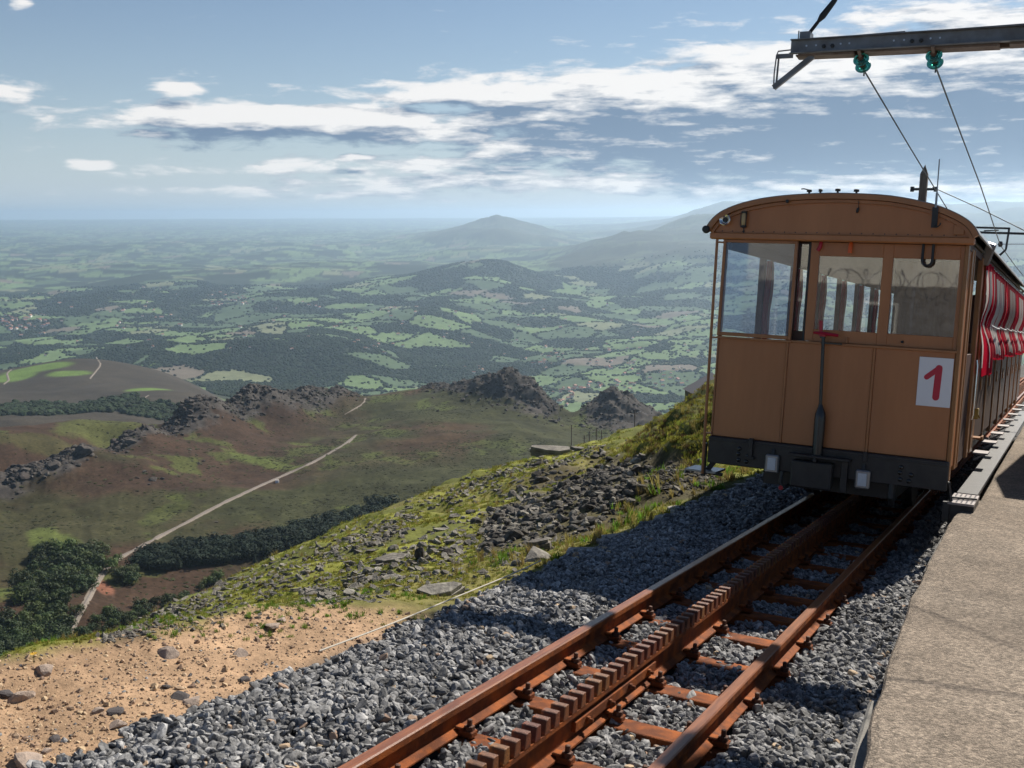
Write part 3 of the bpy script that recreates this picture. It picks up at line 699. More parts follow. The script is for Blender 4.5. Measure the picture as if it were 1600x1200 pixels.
tp = [(-.031, .0), (-.024, .066), (-.019, .071), (.019, .071), (.024, .066), (.031, .0)]
b.prism([(y, z + .016) for y, z in tp], 'x', RX - .037, RX + .037)
tooth_me = b.mesh('tooth', [mat('rack_rust', (.115, .038, .014), rough=.6, col2=(.30, .090, .020), vscale=14, var=.35, bump=.4, bscale=150, mixr=(.42, .62), coord='Object', rnd=.25)], bevel=.003)
for i in range(118): link('tooth', tooth_me, rack, (0, 1.32 + .0985 * i, random.uniform(-.0012, .0012)))
b = MB()
for i in range(118, 280):
    b.prism([(y + 1.32 + .0985 * i, z + .016) for y, z in tp], 'x', RX - .037, RX + .037)
tag(b.build('teeth', [rust], rack), kind='stuff')
# joint bars of the rack and of the rails
b = MB(); b.box(RX + .017, RX + .037, -.55, .55, -.085, -.035); b.box(RX - .037, RX - .017, -.55, .55, -.085, -.035)
for k in range(4): b.lathe((RX + .037, -.42 + .28 * k, -.06), (1, 0, 0), [(.019, 0), (.019, .016), (.01, .018), (.01, .035)], 6)
jm = b.mesh('joint_bar', [rust], bevel=.002)
for y in (4.55, 16.6): link('joint_bar', jm, rack, (0, y, 0))
# steel sleepers with clips and bolts
b = MB(); sp = [(-.115, -.215), (-.075, -.142), (.075, -.142), (.115, -.215)]
b.prism([(y, z - .008) for y, z in sp], 'x', -.64, .64); sleeper_me = b.mesh('sleeper', [rust], bevel=.004)
b = MB(); b.box(-.038, .038, -.03, .03, -.142, -.112); b.box(-.06, -.012, -.026, .026, -.114, -.100)
clip_me = b.mesh('rail_clip', [rust], bevel=.004)
b = MB(); b.lathe((0, 0, -.112), (0, 0, 1), [(.026, 0), (.026, .022), (.013, .023), (.013, .052), (.008, .055)], 6)
bolt_me = b.mesh('bolt', [rust_dark])
n_sl = 96
for k in range(-4, n_sl):
    y = 3.79 + .615 * k
    sl = link('sleeper', sleeper_me, trk, (0, y, 0))
    if k > 16: continue
    for cx, sg in ((-.53, 1), (-.53, -1), (.53, 1), (.53, -1), (RX, 1), (RX, -1)):
        x = cx + sg * (.078 if abs(cx) > .1 else .085)
        c = link('rail_clip', clip_me, sl, (x, 0, 0)); 
        if sg < 0: c.rotation_euler.z = PI
        link('bolt', bolt_me, sl, (x + sg * .008, 0, 0))

# ---- ballast
stone_a = mat('ballast_stone', (.105, .107, .112), rough=.8, col2=(.34, .335, .33), vscale=1.3, var=.22, rnd=.55, bump=.25, bscale=9, spec=.3)
stone_t = mat('tan_stone', (.42, .29, .19), rough=.85, col2=(.33, .24, .17), vscale=2, var=.2, rnd=.25)
b_shapes = [stone_mesh('ballast_stone', stone_a, 100 + i, random.uniform(.5, .85), 1, 13, .38) for i in range(12)] + [stone_mesh('tan_stone', stone_t, 140 + i, .7, 1, 8) for i in range(2)]
bedmat = mat('ballast_fines', (.022, .022, .024), rough=.95, col2=(.04, .04, .042), vscale=20, bump=.5, bscale=40)
def ballast_z(x, y):
    z = -.165 + (vnoise(x * 3.1, y * 3.1, 5) - .5) * .05 + (vnoise(x * 9, y * 9, 6) - .5) * .02
    z = np.where(np.abs(x) < .42, z - .005, z)
    z = z + .022 * sstep(np.abs(x), .585, .66)
    z = z + .04 * np.exp(-((x + 1.05) / .3) ** 2) - .02 * sstep(-x, 1.45, 1.75)
    z = np.where(np.abs(np.abs(x) - .53) < .055, np.minimum(z, -.17), z)
    z = np.where(np.abs(x - RX) < .06, np.minimum(z, -.17), z)
    return z
def ballast_left(y): return -1.68 - .10 * sstep(4.6 - y, 0, 2.2)
def plat_edge(y): return 1.155 + .022 * np.clip(9.0 - y, 0, None) + .0085 * np.clip(7.0 - y, 0, None) ** 2
xs = np.linspace(-1.8, 1.9, 60); ys = np.linspace(.3, 45, 220)
BX, BY = np.meshgrid(xs, ys)
o = link('ballast_bed', grid_mesh('ballast_bed', np.stack([BX, BY, ballast_z(BX, BY) - .040 - .16 * sstep(-BX, 1.60, 1.68)], -1), None, bedmat)); on_track(o); o['kind'] = 'structure'
bed = o
def on_sleeper(y): return np.abs(((y - 3.79 + .3075) % .615) - .3075) < .07
pts = []
for layer, (step, dz) in enumerate(((.030, -.022), (.030, -.008), (.036, .004))):
    gx, gy = np.meshgrid(np.arange(-1.85, 1.75, step), np.arange(1.3, 9.6, step))
    x = gx + RNG.uniform(-.5, .5, gx.shape) * step; y = gy + RNG.uniform(-.5, .5, gx.shape) * step
    keep = RNG.random(x.shape) < (.92, .72, .30)[layer]
    pts.append(np.stack([x[keep], y[keep], np.full(keep.sum(), dz)], 1))
    gx, gy = np.meshgrid(np.arange(-1.85, 1.4, .045), np.arange(9.6, 24, .045))
    if layer < 2:
        x = gx + RNG.uniform(-.5, .5, gx.shape) * .045; y = gy + RNG.uniform(-.5, .5, gx.shape) * .045
        keep = RNG.random(x.shape) < .75
        pts.append(np.stack([x[keep], y[keep], np.full(keep.sum(), dz)], 1))
pts = np.concatenate(pts)
x, y, dz = pts.T
ok = (x > ballast_left(y) + (vnoise(y * 5, y * 0, 3) - .5) * .12) & (x < plat_edge(y) + .06)
ok &= ~(np.abs(np.abs(x) - .53) < .058) & ~(np.abs(x - RX) < .06)
ok &= ~((on_sleeper(y)) & (np.abs(x) < .60) & (RNG.random(len(x)) < .68))
x, y, dz = x[ok], y[ok], dz[ok]
r = .0260 * np.exp(RNG.normal(0, .27, len(x))); r = np.minimum(r, .043)
r = np.where(y > 9.6, r * 1.25, r)
z = ballast_z(x, y) + dz
idx = np.where(RNG.random(len(x)) < .012, RNG.integers(12, 14, len(x)), RNG.integers(0, 12, len(x)))
scl = np.stack([r * RNG.uniform(.85, 1.35, len(x)), r * RNG.uniform(.8, 1.1, len(x)), r * RNG.uniform(.8, 1.2, len(x))], 1)
# the largest stones nearest the eye are pieces of their own
dist = np.hypot(x - 1.94, y + .57); big = np.argsort(-(r / dist) - (dz > 0) * .002)[:290]
for i in big:
    c = link('ballast_stone', b_shapes[idx[i]], bed, (x[i], y[i], z[i] + .004)); c.rotation_euler = (random.uniform(-.7, .7), random.uniform(-.7, .7), random.uniform(0, 6.3)); c.scale = tuple(scl[i] * 1.12)
mk = np.ones(len(x), bool); mk[big] = False
o = scatter('ballast', np.stack([x, y, z], 1)[mk], rand_rot(mk.sum(), .9), scl[mk], idx[mk], variants('ballast', b_shapes), 'grey crushed stone ballast around the rails'); on_track(o)

# ---- platform: coarse concrete, sloping with the track
platmat = mat('platform_concrete', (.215, .172, .132), rough=.9, col2=(.28, .228, .178), vscale=1.1, var=.38, bump=.9, bscale=75, spec=.25)
def speckle(m, scale=110, amt=.9, dist=.008):
    t = NT(m.node_tree); b = t.n['Principled BSDF']; co = t.new('ShaderNodeTexCoord').outputs['Object']
    vo = t.new('ShaderNodeTexVoronoi'); vo.inputs['Scale'].default_value = scale; t.l.new(co, vo.inputs['Vector'])
    v2 = t.new('ShaderNodeTexVoronoi'); v2.inputs['Scale'].default_value = scale * .42; t.l.new(co, v2.inputs['Vector'])
    src = b.inputs['Base Color'].links[0].from_socket
    h = t.new('ShaderNodeSeparateColor'); t.l.new(vo.outputs['Color'], h.inputs[0]); h2 = t.new('ShaderNodeSeparateColor'); t.l.new(v2.outputs['Color'], h2.inputs[0])
    f = t.math('MULTIPLY_ADD', h.outputs[0], amt, 1 - amt / 2); f = t.math('MULTIPLY', f, t.math('MULTIPLY_ADD', h2.outputs[1], amt * .6, 1 - amt * .3))
    st = t.maprange(t.noise(co, .55, 5, .65, .4), .40, .68, 1.05, .76)
    hs = t.new('ShaderNodeHueSaturation'); t.put(hs.inputs['Value'], t.math('MULTIPLY', f, st)); t.l.new(src, hs.inputs['Color']); t.l.new(hs.outputs[0], b.inputs['Base Color'])
    bp = t.n['Bump']; bp.inputs['Distance'].default_value = dist
    t.l.new(t.math('ADD', t.math('MULTIPLY', vo.outputs['Distance'], -1.0), t.math('MULTIPLY', h.outputs[1], .5)), bp.inputs['Height'])
speckle(platmat)
kerbmat = mat('kerb_concrete', (.17, .16, .145), rough=.9, col2=(.25, .235, .21), vscale=6, var=.2, bump=.4, bscale=60)
def plat_slab(name, ys, zt, ext, off=0., x1=9.0):
    b = MB(); n = len(ys)
    for k, yy in enumerate(ys):
        e = (float(plat_edge(yy)) + off if ext is None else ext) + .030 * (float(vnoise(np.array([yy * 2.3]), np.array([.5]), 61)[0]) - .5) + .012 * (float(vnoise(np.array([yy * 7.]), np.array([1.5]), 62)[0]) - .5)
        b.v += [(e + .03, yy, -.6), (e, yy, zt - .03), (e + .012, yy, zt - .008), (e + .04, yy, zt), (x1, yy, zt), (x1, yy, -.6)]
    for k in range(n - 1):
        for j in range(5): b.f.append((k * 6 + j, k * 6 + j + 1, k * 6 + 6 + j + 1, k * 6 + 6 + j))
    b.f.append((0, 5, 4, 3, 2, 1)); b.f.append(tuple((n - 1) * 6 + j for j in range(6))); b.mi = [0] * len(b.f)
    o = b.build(name, platmat); on_track(o); o['kind'] = 'structure'; return o
plat = plat_slab('platform', list(np.linspace(-9, 10.42, 260)), .35, None)
plat_slab('platform', list(np.linspace(10.445, 60, 60)), .345, 1.275)
# pale edge stones set low along the platform's foot
for (ya, yb) in ((2.05, 3.3), (3.32, 4.5), (7.55, 9.4), (9.42, 10.4)):
    b = MB(); m_ = 10
    for k in range(m_ + 1):
        yy = ya + (yb - ya) * k / m_; e = float(plat_edge(yy))
        b.v += [(e - .06, yy, -.5), (e - .055, yy, .19), (e - .04, yy, .205), (e - .001, yy, .205), (e - .001, yy, -.5)]
    for k in range(m_):
        for j in range(4): b.f.append((k * 5 + j, k * 5 + j + 1, k * 5 + 5 + j + 1, k * 5 + 5 + j))
    b.f.append((4, 3, 2, 1, 0)); b.f.append(tuple(m_ * 5 + j for j in range(5))); b.mi = [0] * len(b.f)
    b.build('edge_stone', kerbmat, plat)

# ================================================================== CARRIAGE (local frame: x across, y back from the end wall, z above the rails)
paint = mat('brown_paint', (.40, .155, .056), rough=.36, col2=(.455, .182, .068), vscale=1.1, var=.16, bump=.06, bscale=9, spec=.5, stretch=(2.5, 2.5, .5))
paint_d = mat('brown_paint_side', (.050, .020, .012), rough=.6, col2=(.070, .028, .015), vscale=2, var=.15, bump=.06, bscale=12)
paint_t = mat('brown_trim', (.33, .135, .05), rough=.34, col2=(.40, .165, .06), vscale=3, var=.12)
ochre = mat('ochre_post', (.31, .135, .040), rough=.35, col2=(.24, .10, .032), vscale=3, var=.15)
blackm = mat('black_metal', (.014, .014, .016), rough=.45, col2=(.030, .028, .028), vscale=5, var=.3, bump=.15, bscale=60, spec=.5)
blackg = mat('black_gloss', (.012, .012, .013), rough=.25, var=.2, spec=.6)
roofm = mat('roof_sheet', (.20, .215, .23), rough=.42, col2=(.14, .15, .165), vscale=4, var=.15, spec=.5)
inner = mat('interior_wood', (.16, .085, .045), rough=.6, col2=(.22, .12, .06), vscale=2.5, var=.2, stretch=(8, 8, .8))
ceil = mat('ceiling_paint', (.14, .115, .09), rough=.7, var=.1)
chrome = mat('chrome', (.75, .75, .74), rough=.18, metal=1.)
steel = mat('grey_steel', (.30, .30, .31), rough=.38, metal=.7, var=.15)
treadm = mat('step_plate', (.34, .31, .30), rough=.4, metal=.4, col2=(.22, .2, .2), vscale=14, var=.3)
white = mat('white_plate', (.80, .79, .82), rough=.35, var=.03, spec=.5)
redp = mat('red_paint', (.52, .012, .045), rough=.35, spec=.5)
redh = mat('red_handle', (.40, .010, .030), rough=.3)
orangep = mat('orange_handle', (.75, .12, .015), rough=.35)
cl_red = mat('red_canvas', (.52, .014, .040), rough=.85, var=.12, vscale=12, trans=.45, spec=.15)
cl_white = mat('white_canvas', (.74, .68, .64), rough=.85, var=.08, vscale=12, trans=.45, spec=.15)
lensm = mat('lamp_lens', (.72, .72, .75), rough=.25, bump=.6, bscale=120, spec=.6)
amber = mat('amber_lens', (.45, .32, .16), rough=.25)

def glass(name, tint, veil, refl=1.0, rough=.02, veilc=(.45, .50, .58), wob=.0):
    m = bpy.data.materials.new(name); m.use_nodes = True; t = NT(m.node_tree); t.n.remove(t.n['Principled BSDF'])
    tr = t.new('ShaderNodeBsdfTransparent'); tr.inputs[0].default_value = (*tint, 1)
    gl = t.new('ShaderNodeBsdfGlossy'); gl.inputs['Roughness'].default_value = rough
    fr = t.new('ShaderNodeFresnel'); fr.inputs[0].default_value = 1.52
    f = t.math('MULTIPLY', fr.outputs[0], 1.9 * refl, clamp=True)
    df = t.new('ShaderNodeBsdfDiffuse'); df.inputs[0].default_value = (*veilc, 1)
    co = t.new('ShaderNodeTexCoord').outputs['Object']
    veil_mix = t.math('MULTIPLY', t.maprange(t.noise(co, 2.2, 5, .6), .2, .8, .75, 1.25), veil)
    a = t.new('ShaderNodeMixShader'); t.put(a.inputs[0], veil_mix); t.l.new(tr.outputs[0], a.inputs[1]); t.l.new(df.outputs[0], a.inputs[2])
    c = t.new('ShaderNodeMixShader'); t.put(c.inputs[0], f); t.l.new(a.outputs[0], c.inputs[1]); t.l.new(gl.outputs[0], c.inputs[2])
    if wob:
        bn = t.new('ShaderNodeBump'); bn.inputs['Strength'].default_value = wob; bn.inputs['Distance'].default_value = .01
        t.l.new(t.noise(co, 3, 2, .5), bn.inputs['Height']); t.l.new(bn.outputs[0], gl.inputs['Normal'])
    t.l.new(c.outputs[0], t.n['Material Output'].inputs[0]); return m
gl_sky_dust = glass('sky_veil_dusty_pane', (.85, .90, .97), .17, .8, veilc=(.34, .40, .50))  # blue-grey diffuse veil: sky reflection put into the colour, along with dust
gl_clear = glass('window_pane', (.92, .94, .95), .02, 1.3, wob=.02)

YF = 9.6; LEN = 14.0
car = empty('rail_carriage', (-.02, YF, 0), 'brown mountain railway carriage numbered 1 with arched roof and red striped curtains', 'rail carriage')
HW = 1.092
def part(b, name, m, parent=car, **kw): return b.build(name, m, parent, **kw)
# --- end wall, lower: four panels between battens
for k, (xa, xb) in enumerate(((-1.085, -.432), (-.410, .02), (.022, .358), (.382, 1.055))):
    if k == 2: continue
    if k == 1: xb = .358
    b = MB(); b.box(xa, xb, .0, .03, .782, 1.742); part(b, 'end_panel', paint, bevel=.004)
b = MB(); b.box(-1.08, 1.08, .031, .06, .72, 1.74); part(b, 'end_backing', paint_d)
for x in (-.421, .370):
    b = MB(); b.box(x - .011, x + .011, -.012, .029, .782, 1.74); f = part(b, 'batten', paint_t, bevel=.004)
    c = MB()
    for z in (.86, 1.22, 1.60): c.lathe((x, -.012, z), (0, -1, 0), [(.007, 0), (.006, .004), (.002, .006)], 8)
    c.build('rivets', paint_t, f)
b = MB(); b.box(-.432, 1.068, -.022, .03, 1.738, 1.762); part(b, 'waist_rail', paint_t, bevel=.004)
b = MB(); b.box(-1.10, -.385, -.040, .03, 1.735, 1.757); part(b, 'waist_rail', paint_t, bevel=.004)
# corner posts
b = MB(); b.box(1.0585, 1.092, -.012, .10, .60, 2.69); part(b, 'corner_post', ochre, bevel=.006)
b = MB(); b.box(-1.105, -1.087, -.004, .09, .70, 2.69); part(b, 'corner_post', paint_t, bevel=.004)
# sliding window, standing proud of the wall
def frame(name, x0, x1, z0, z1, st, y0, y1, m, parent=car, bot=None):
    b = MB(); bt = bot or st
    b.box(x0, x0 + st, y0, y1, z0, z1); b.box(x1 - st, x1, y0, y1, z0, z1)
    b.box(x0 + st, x1 - st, y0 + .001, y1 - .001, z1 - st, z1); b.box(x0 + st, x1 - st, y0 + .001, y1 - .001, z0, z0 + bt)
    return b.build(name, m, parent, bevel=.003)
f = frame('sliding_window', -1.105, -.392, 1.762, 2.688, .026, -.034, .004, paint_t, bot=.036)
b = MB(); b.box(-1.079, -.418, -.018, -.012, 1.798, 2.662); b.build('pane', gl_sky_dust, f)
# second window behind it, seen in the gap
f = frame('end_window', -.405, -.275, 1.762, 2.688, .018, .05, .075, paint_d, bot=.09)
b = MB(); b.box(-.387, -.293, .060, .065, 1.852, 2.67); b.build('pane', gl_clear, f)
b = MB(); b.box(-.300, -.279, .03, .10, 1.762, 2.688); part(b, 'window_post', blackm)
# fixed windows
b = MB()
for xa, xb in ((-.278, -.198), (.372, .462), (1.022, 1.058)): b.box(xa, xb, .028, .07, 1.764, 2.688)
b.box(-.198, .372, .0281, .0699, 1.764, 1.878); b.box(.462, 1.022, .0281, .0699, 1.764, 1.878)
b.box(-.198, .372, .0281, .0699, 2.562, 2.688); b.box(.462, 1.022, .0281, .0699, 2.562, 2.688)
f = part(b, 'window_frame', paint, bevel=.003)
for xa, xb in ((-.198, .372), (.462, 1.022)):
    b = MB(); b.box(xa + .0005, xb - .0005, .046, .052, 1.879, 2.561); b.build('pane', gl_clear, f)
b = MB(); b.lathe((.60, .028, 1.81), (0, -1, 0), [(.013, 0), (.013, .012), (.009, .022), (.003, .024)], 10); b.build('latch', blackm, f)
b = MB(); b.box(.105, .125, -.005, .03, 1.765, 1.82); b.build('window_stop', paint_t, f, bevel=.003)
b = MB(); b.box(-.405, 1.058, .071, .12, 2.64, 2.70); part(b, 'head_rail', paint_d)
# eaves beam, pediment, roof
b = MB(); b.box(-1.235, 1.135, -.075, .02, 2.690, 2.752); part(b, 'eaves_beam', paint, bevel=.010)
ARC = [(-1.262, 2.772), (-1.215, 2.850), (-1.13, 2.930), (-.97, 3.003), (-.77, 3.055), (-.56, 3.086), (-.33, 3.104), (-.08, 3.112), (.18, 3.106), (.41, 3.090), (.62, 3.055), (.80, 3.010), (.94, 2.955), (1.05, 2.895), (1.115, 2.835), (1.158, 2.765)]
def smooth(L, n=4):
    out = []
    for i in range(len(L) - 1):
        p0, p1, p2, p3 = (Vector(L[max(0, min(len(L) - 1, i + k))]) for k in (-1, 0, 1, 2))
        for k in range(n):
            t = k / n; out.append(tuple(.5 * ((2 * p1) + (p2 - p0) * t + (2 * p0 - 5 * p1 + 4 * p2 - p3) * t * t + (3 * p1 - p0 - 3 * p2 + p3) * t ** 3)))
    return out + [tuple(L[-1])]
ARCS = smooth(ARC)
def inset(L, d):
    out = []
    for i, p in enumerate(L):
        a = Vector(L[max(0, i - 1)]); c = Vector(L[min(len(L) - 1, i + 1)]); t = (c - a).normalized(); out.append((p[0] + t.y * d, p[1] - t.x * d))
    return out
I1 = inset(ARCS, .045)
b = MB(); b.prism([p for p in I1] + [(1.11, 2.7535), (-1.21, 2.7535)], 'y', -.045, .02); part(b, 'pediment', paint)
def rib(name, d0, d1, y0, y1, m, **kw):
    a, c = inset(ARCS, d0), inset(ARCS, d1); b = MB(); n = len(a)
    for (x, z), (x2, z2) in zip(a, c): b.v += [(x, y0, z), (x, y1, z), (x2, y1, z2), (x2, y0, z2)]
    for i in range(n - 1):
        for k in range(4): b.f.append((i * 4 + k, i * 4 + (k + 1) % 4, i * 4 + 4 + (k + 1) % 4, i * 4 + 4 + k))
    b.f += [(0, 1, 2, 3), tuple((n - 1) * 4 + k for k in (3, 2, 1, 0))]; b.mi = [0] * len(b.f)
    return part(b, name, m, **kw)
rib('roof_moulding', -.010, .036, -.112, -.04, paint_t, smooth=True)
rib('roof_moulding', .040, .068, -.075, -.04, paint_t, smooth=True)
roof = rib('roof', -.018, -.004, -.108, LEN, roofm, smooth=True)
b = MB(); b.lathe((-1.262, -.11, 2.775), (0, 1, 0), [(.012, -.03), (.034, -.025), (.04, 0), (.034, .03)], 12); part(b, 'gutter_end', blackm, smooth=True)
# rivets along the foot of the pediment
b = MB()
for k in range(22): b.lathe((-1.12 + .1 * k, -.0455, 2.768), (0, -1, 0), [(.006, 0), (.005, .004), (.002, .005)], 6)
part(b, 'rivets', blackm)
# lamp, horn, hooks, aerial, knobs
b = MB(); b.lathe((-1.09, -.045, 2.872), (0, -1, 0), [(.034, .0), (.036, .03), (.052, .045), (.055, .055), (.050, .058), (.034, .046), (.020, .030)], 24)
h = part(b, 'horn', chrome, smooth=True); b = MB(); b.lathe((-1.09, -.078, 2.872), (0, -1, 0), [(.021, 0), (.021, .004)], 16); b.build('horn_throat', blackm, h)
b = MB(); b.tube([(-.91, -.07, 2.815), (-.91, -.072, 2.84), (-.91, -.072, 2.92), (-.91, -.07, 2.945)], [.016, .026, .026, .016], 12); h = part(b, 'marker_lamp', amber, smooth=True)
b = MB()
for z in (2.812, 2.945): b.lathe((-.91, -.07, z - .008), (0, 0, 1), [(.03, 0), (.03, .016)], 12)
b.box(-.925, -.895, -.052, -.045, 2.80, 2.96); b.bar((-.912, -.05, 2.80), (-.905, -.05, 2.745), .012, .008)
b.tube([(-.936, -.09, 2.82), (-.936, -.09, 2.94)], .004, 6); b.tube([(-.884, -.09, 2.82), (-.884, -.09, 2.94)], .004, 6)
b.build('lamp_guard', blackm, h)
b = MB(); b.tube([(.135, -.046, 3.0), (.135, -.07, 2.99), (.13, -.07, 2.965), (.125, -.06, 2.955)], [.006, .012, .013, .006], 8); b.tube([(.14, -.09, 3.06), (.137, -.06, 3.0)], .003, 6); part(b, 'small_hook', blackm, smooth=True)
b = MB(); b.lathe((-.50, -.105, 3.047), (0, -1, 0), [(.017, 0), (.017, .018), (.01, .024)], 8); part(b, 'bolt', blackm)
b = MB(); b.box(.775, .825, -.125, -.108, 2.825, 3.005); b.tube([(.805, -.128, 2.84), (.83, -.135, 2.832), (.85, -.135, 2.85), (.852, -.135, 2.868)], .006, 6)
h = part(b, 'aerial_bracket', blackm); b = MB(); b.tube([(.80, -.118, 3.0), (.80, -.118, 3.13)], .010, 8); b.tube([(.80, -.118, 3.13), (.797, -.118, 3.42)], .0055, 8); b.build('aerial', steel, h)
b = MB(); b.box(.955, 1.045, -.062, -.046, 2.772, 2.862); part(b, 'junction_box', paint_t, bevel=.005)
b = MB(); b.lathe((.885, -.0455, 2.905), (0, -1, 0), [(.007, 0), (.006, .004), (.002, .006)], 8); part(b, 'bolt', blackm)
for x, z, s in ((-.335, 3.118, 1), (-.232, 3.122, .8), (-.075, 3.126, 1.05), (.092, 3.121, 1.05)):
    b = MB(); b.lathe((x, .02, z), (0, 0, 1), [(.022 * s, -.01), (.022 * s, .012), (.010, .014), (.010, .03), (.024 * s, .032), (.024 * s, .052), (.012, .056)], 12)
    if x < -.3: b.tube([(x, .02, z + .05), (x - .05, .02, z + .062), (x - .075, .02, z + .06)], .006, 6)
    part(b, 'roof_insulator', blackm, smooth=True)
b = MB(); b.tube([(.715, -.02, 2.69), (.715, -.025, 2.56)] + [(.757 - .042 * math.cos(t), -.028, 2.545 - .048 * math.sin(t)) for t in np.linspace(.1, PI - .1, 9)] + [(.799, -.025, 2.56), (.799, -.02, 2.69)], .0125, 8)
part(b, 'rope_hook', blackm, smooth=True)
b = MB(); b.tube([(-.185, .0, 2.69), (-.19, -.01, 2.64), (-.21, -.012, 2.605)], [.016, .019, .017], 8); part(b, 'red_lever', redh, smooth=True)
b = MB(); b.tube([(.085, .0, 2.69), (.085, -.012, 2.66), (.083, -.014, 2.592)], [.014, .019, .018], 8); part(b, 'orange_lever', orangep, smooth=True)
# hand brake column
b = MB(); b.tube([(-.052, -.075, .70), (-.052, -.075, .76), (-.052, -.075, 1.05), (-.052, -.075, 1.10), (-.056, -.078, 1.17), (-.058, -.078, 1.185)], [.050, .050, .052, .048, .022, .020], 14)
br = part(b, 'brake_column', blackg, smooth=True)
b = MB(); b.tube([(-.058, -.078, 1.18), (-.080, -.082, 1.83)], .016, 10); b.box(-.10, .09, -.080, -.065, 1.748, 1.762); b.tube([(-.085, -.082, 1.80), (-.085, -.082, 1.83)], .026, 10); b.build('brake_shaft', blackg, br, smooth=True)
b = MB(); b.tube([(-.17, -.085, 1.845), (-.085, -.10, 1.842), (.055, -.085, 1.832)], [.012, .018, .014], 8); b.tube([(-.105, -.085, 1.84), (-.112, -.085, 1.96)], [.016, .018], 8); b.lathe((-.085, -.085, 1.815), (0, 0, 1), [(.034, 0), (.036, .02), (.02, .03)], 12)
b.build('brake_handle', redh, br, smooth=True)
# number plate
b = MB(); b.box(.762, 1.048, -.008, -.001, 1.253, 1.690); sg = part(b, 'number_plate', white, bevel=.002)
st = [(.835, 1.512), (.932, 1.598), (.924, 1.338)]; b = MB(); w = .0255
def stroke(b, p, q, w, y0, y1):
    p, q = Vector(p), Vector(q); d = (q - p).normalized(); n = Vector((-d.y, d.x)); a0 = math.atan2(n.y, n.x)
    poly = [tuple(p + w * Vector((math.cos(a0 + t), math.sin(a0 + t)))) for t in np.linspace(0, PI, 9)] + [tuple(q + w * Vector((math.cos(a0 + PI + t), math.sin(a0 + PI + t)))) for t in np.linspace(0, PI, 9)]
    b.prism(poly, 'y', y0, y1)
stroke(b, st[1], st[2], .029, -.0105, -.0081); stroke(b, st[0], st[1], .023, -.0100, -.0081)
b.build('numeral', redp, sg)
# headstock with coupler box, bolts and two lamps
b = MB(); b.box(-1.105, 1.088, -.05, .06, .515, .778); hs = part(b, 'headstock', blackm, bevel=.008)
b = MB(); b.box(-1.095, 1.08, -.058, -.051, .735, .752); b.build('beam_strip', blackm, hs, bevel=.002)
b = MB()
for sx in (.735, -.60 - .15):
    for dx, z in ((-.045, .685), (-.05, .635), (-.045, .575), (.045, .625), (.03, .567)): b.lathe((sx + dx, -.05, z), (0, -1, 0), [(.022, 0), (.019, .011), (.008, .018)], 10)
b.build('bolts', blackg, hs, smooth=True)
b = MB(); b.box(-.265, .105, -.17, -.051, .405, .655); cb = part(b, 'coupler_box', blackm, bevel=.012)
b = MB(); b.box(-.30, .26, -.18, -.051, .690, .712); b.box(.175, .235, -.10, -.051, .40, .685); b.tube([(-.05, -.19, .672), (-.05, -.12, .672)], .02, 8); b.build('coupler_plate', blackm, cb, bevel=.004)
b = MB(); b.box(-.70, -.66, -.085, -.051, .60, .80); b.box(-.72, -.64, -.095, -.051, .60, .625); b.box(.355, .39, -.07, -.051, .70, .79); part(b, 'bracket', blackm, bevel=.003)
for xa, xb, za, zb in ((-.527, -.397, .497, .668), (.305, .435, .452, .622)):
    b = MB(); b.box(xa, xb, -.105, -.051, za, zb); h = part(b, 'headlight', steel, bevel=.012)
    b = MB(); b.box(xa + .026, xb - .026, -.112, -.104, za + .026, zb - .026); b.build('lens', lensm, h, bevel=.012)
    b = MB(); b.bar(((xa + xb) / 2, -.075, zb), ((xa + xb) / 2 + .0, -.06, zb + .05), .03, .012); b.build('lamp_bracket', blackm, h)
# hoses and small fittings under the beam
b = MB(); b.tube([(-.36, -.08, .52), (-.37, -.10, .42), (-.33, -.09, .36), (-.30, -.04, .40)], .018, 8); b.tube([(.62, -.02, .52), (.62, -.03, .40), (.62, .05, .33)], .030, 8); part(b, 'brake_hose', blackm, smooth=True)
b = MB(); b.lathe((-.355, -.10, .37), (0, -1, 0), [(.022, 0), (.022, .02)], 8); part(b, 'hose_tap', redh)
# handrail and step on the valley side
b = MB(); b.tube([(-1.145, -.045, .40), (-1.15, -.045, .79), (-1.158, -.045, 1.75), (-1.165, -.045, 2.70)], .0145, 8)
for z in (.80, 1.74, 2.66): b.bar((-1.15, -.045, z), (-1.10, -.01, z), .016, .016)
part(b, 'handrail', paint_t, smooth=True)
b = MB(); b.box(-1.34, -1.02, -.02, .32, .405, .425); b.box(-1.34, -1.325, -.02, .32, .375, .425); st_ = part(b, 'side_step', steel, bevel=.003)
b = MB(); b.box(-1.16, -1.125, -.045, .0, .375, .70); b.bar((-1.14, .10, .42), (-1.02, .12, .60), .02, .05); b.bar((-1.30, .14, .40), (-1.0, .14, .385), .05, .03); b.build('step_bracket', blackm, st_)
# --- platform side: open entrance, doors with portholes, curtains
NB = 8; B0 = 2.35; BW = 1.42
b = MB(); b.box(1.045, 1.092, .42, .56, .66, 2.69); b.box(1.06, 1.097, .60, .66, .66, 2.69); part(b, 'door_post', ochre, bevel=.006)
b = MB(); b.box(1.05, 1.078, .10, .42, .70, 2.69); part(b, 'end_side_panel', paint, bevel=.004)
b = MB(); b.box(1.05, 1.10, 1.55, 1.70, .66, 2.69); b.box(1.05, 1.094, 2.05, 2.34, .66, 2.69); part(b, 'door_post', ochre, bevel=.006)
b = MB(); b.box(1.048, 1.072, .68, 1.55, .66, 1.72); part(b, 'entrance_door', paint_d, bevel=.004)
b = MB(); b.tube([(1.115, 1.62, 1.05), (1.125, 1.62, 1.10), (1.125, 1.62, 1.60), (1.115, 1.62, 1.66)], .012, 8); part(b, 'grab_rail', chrome, smooth=True)
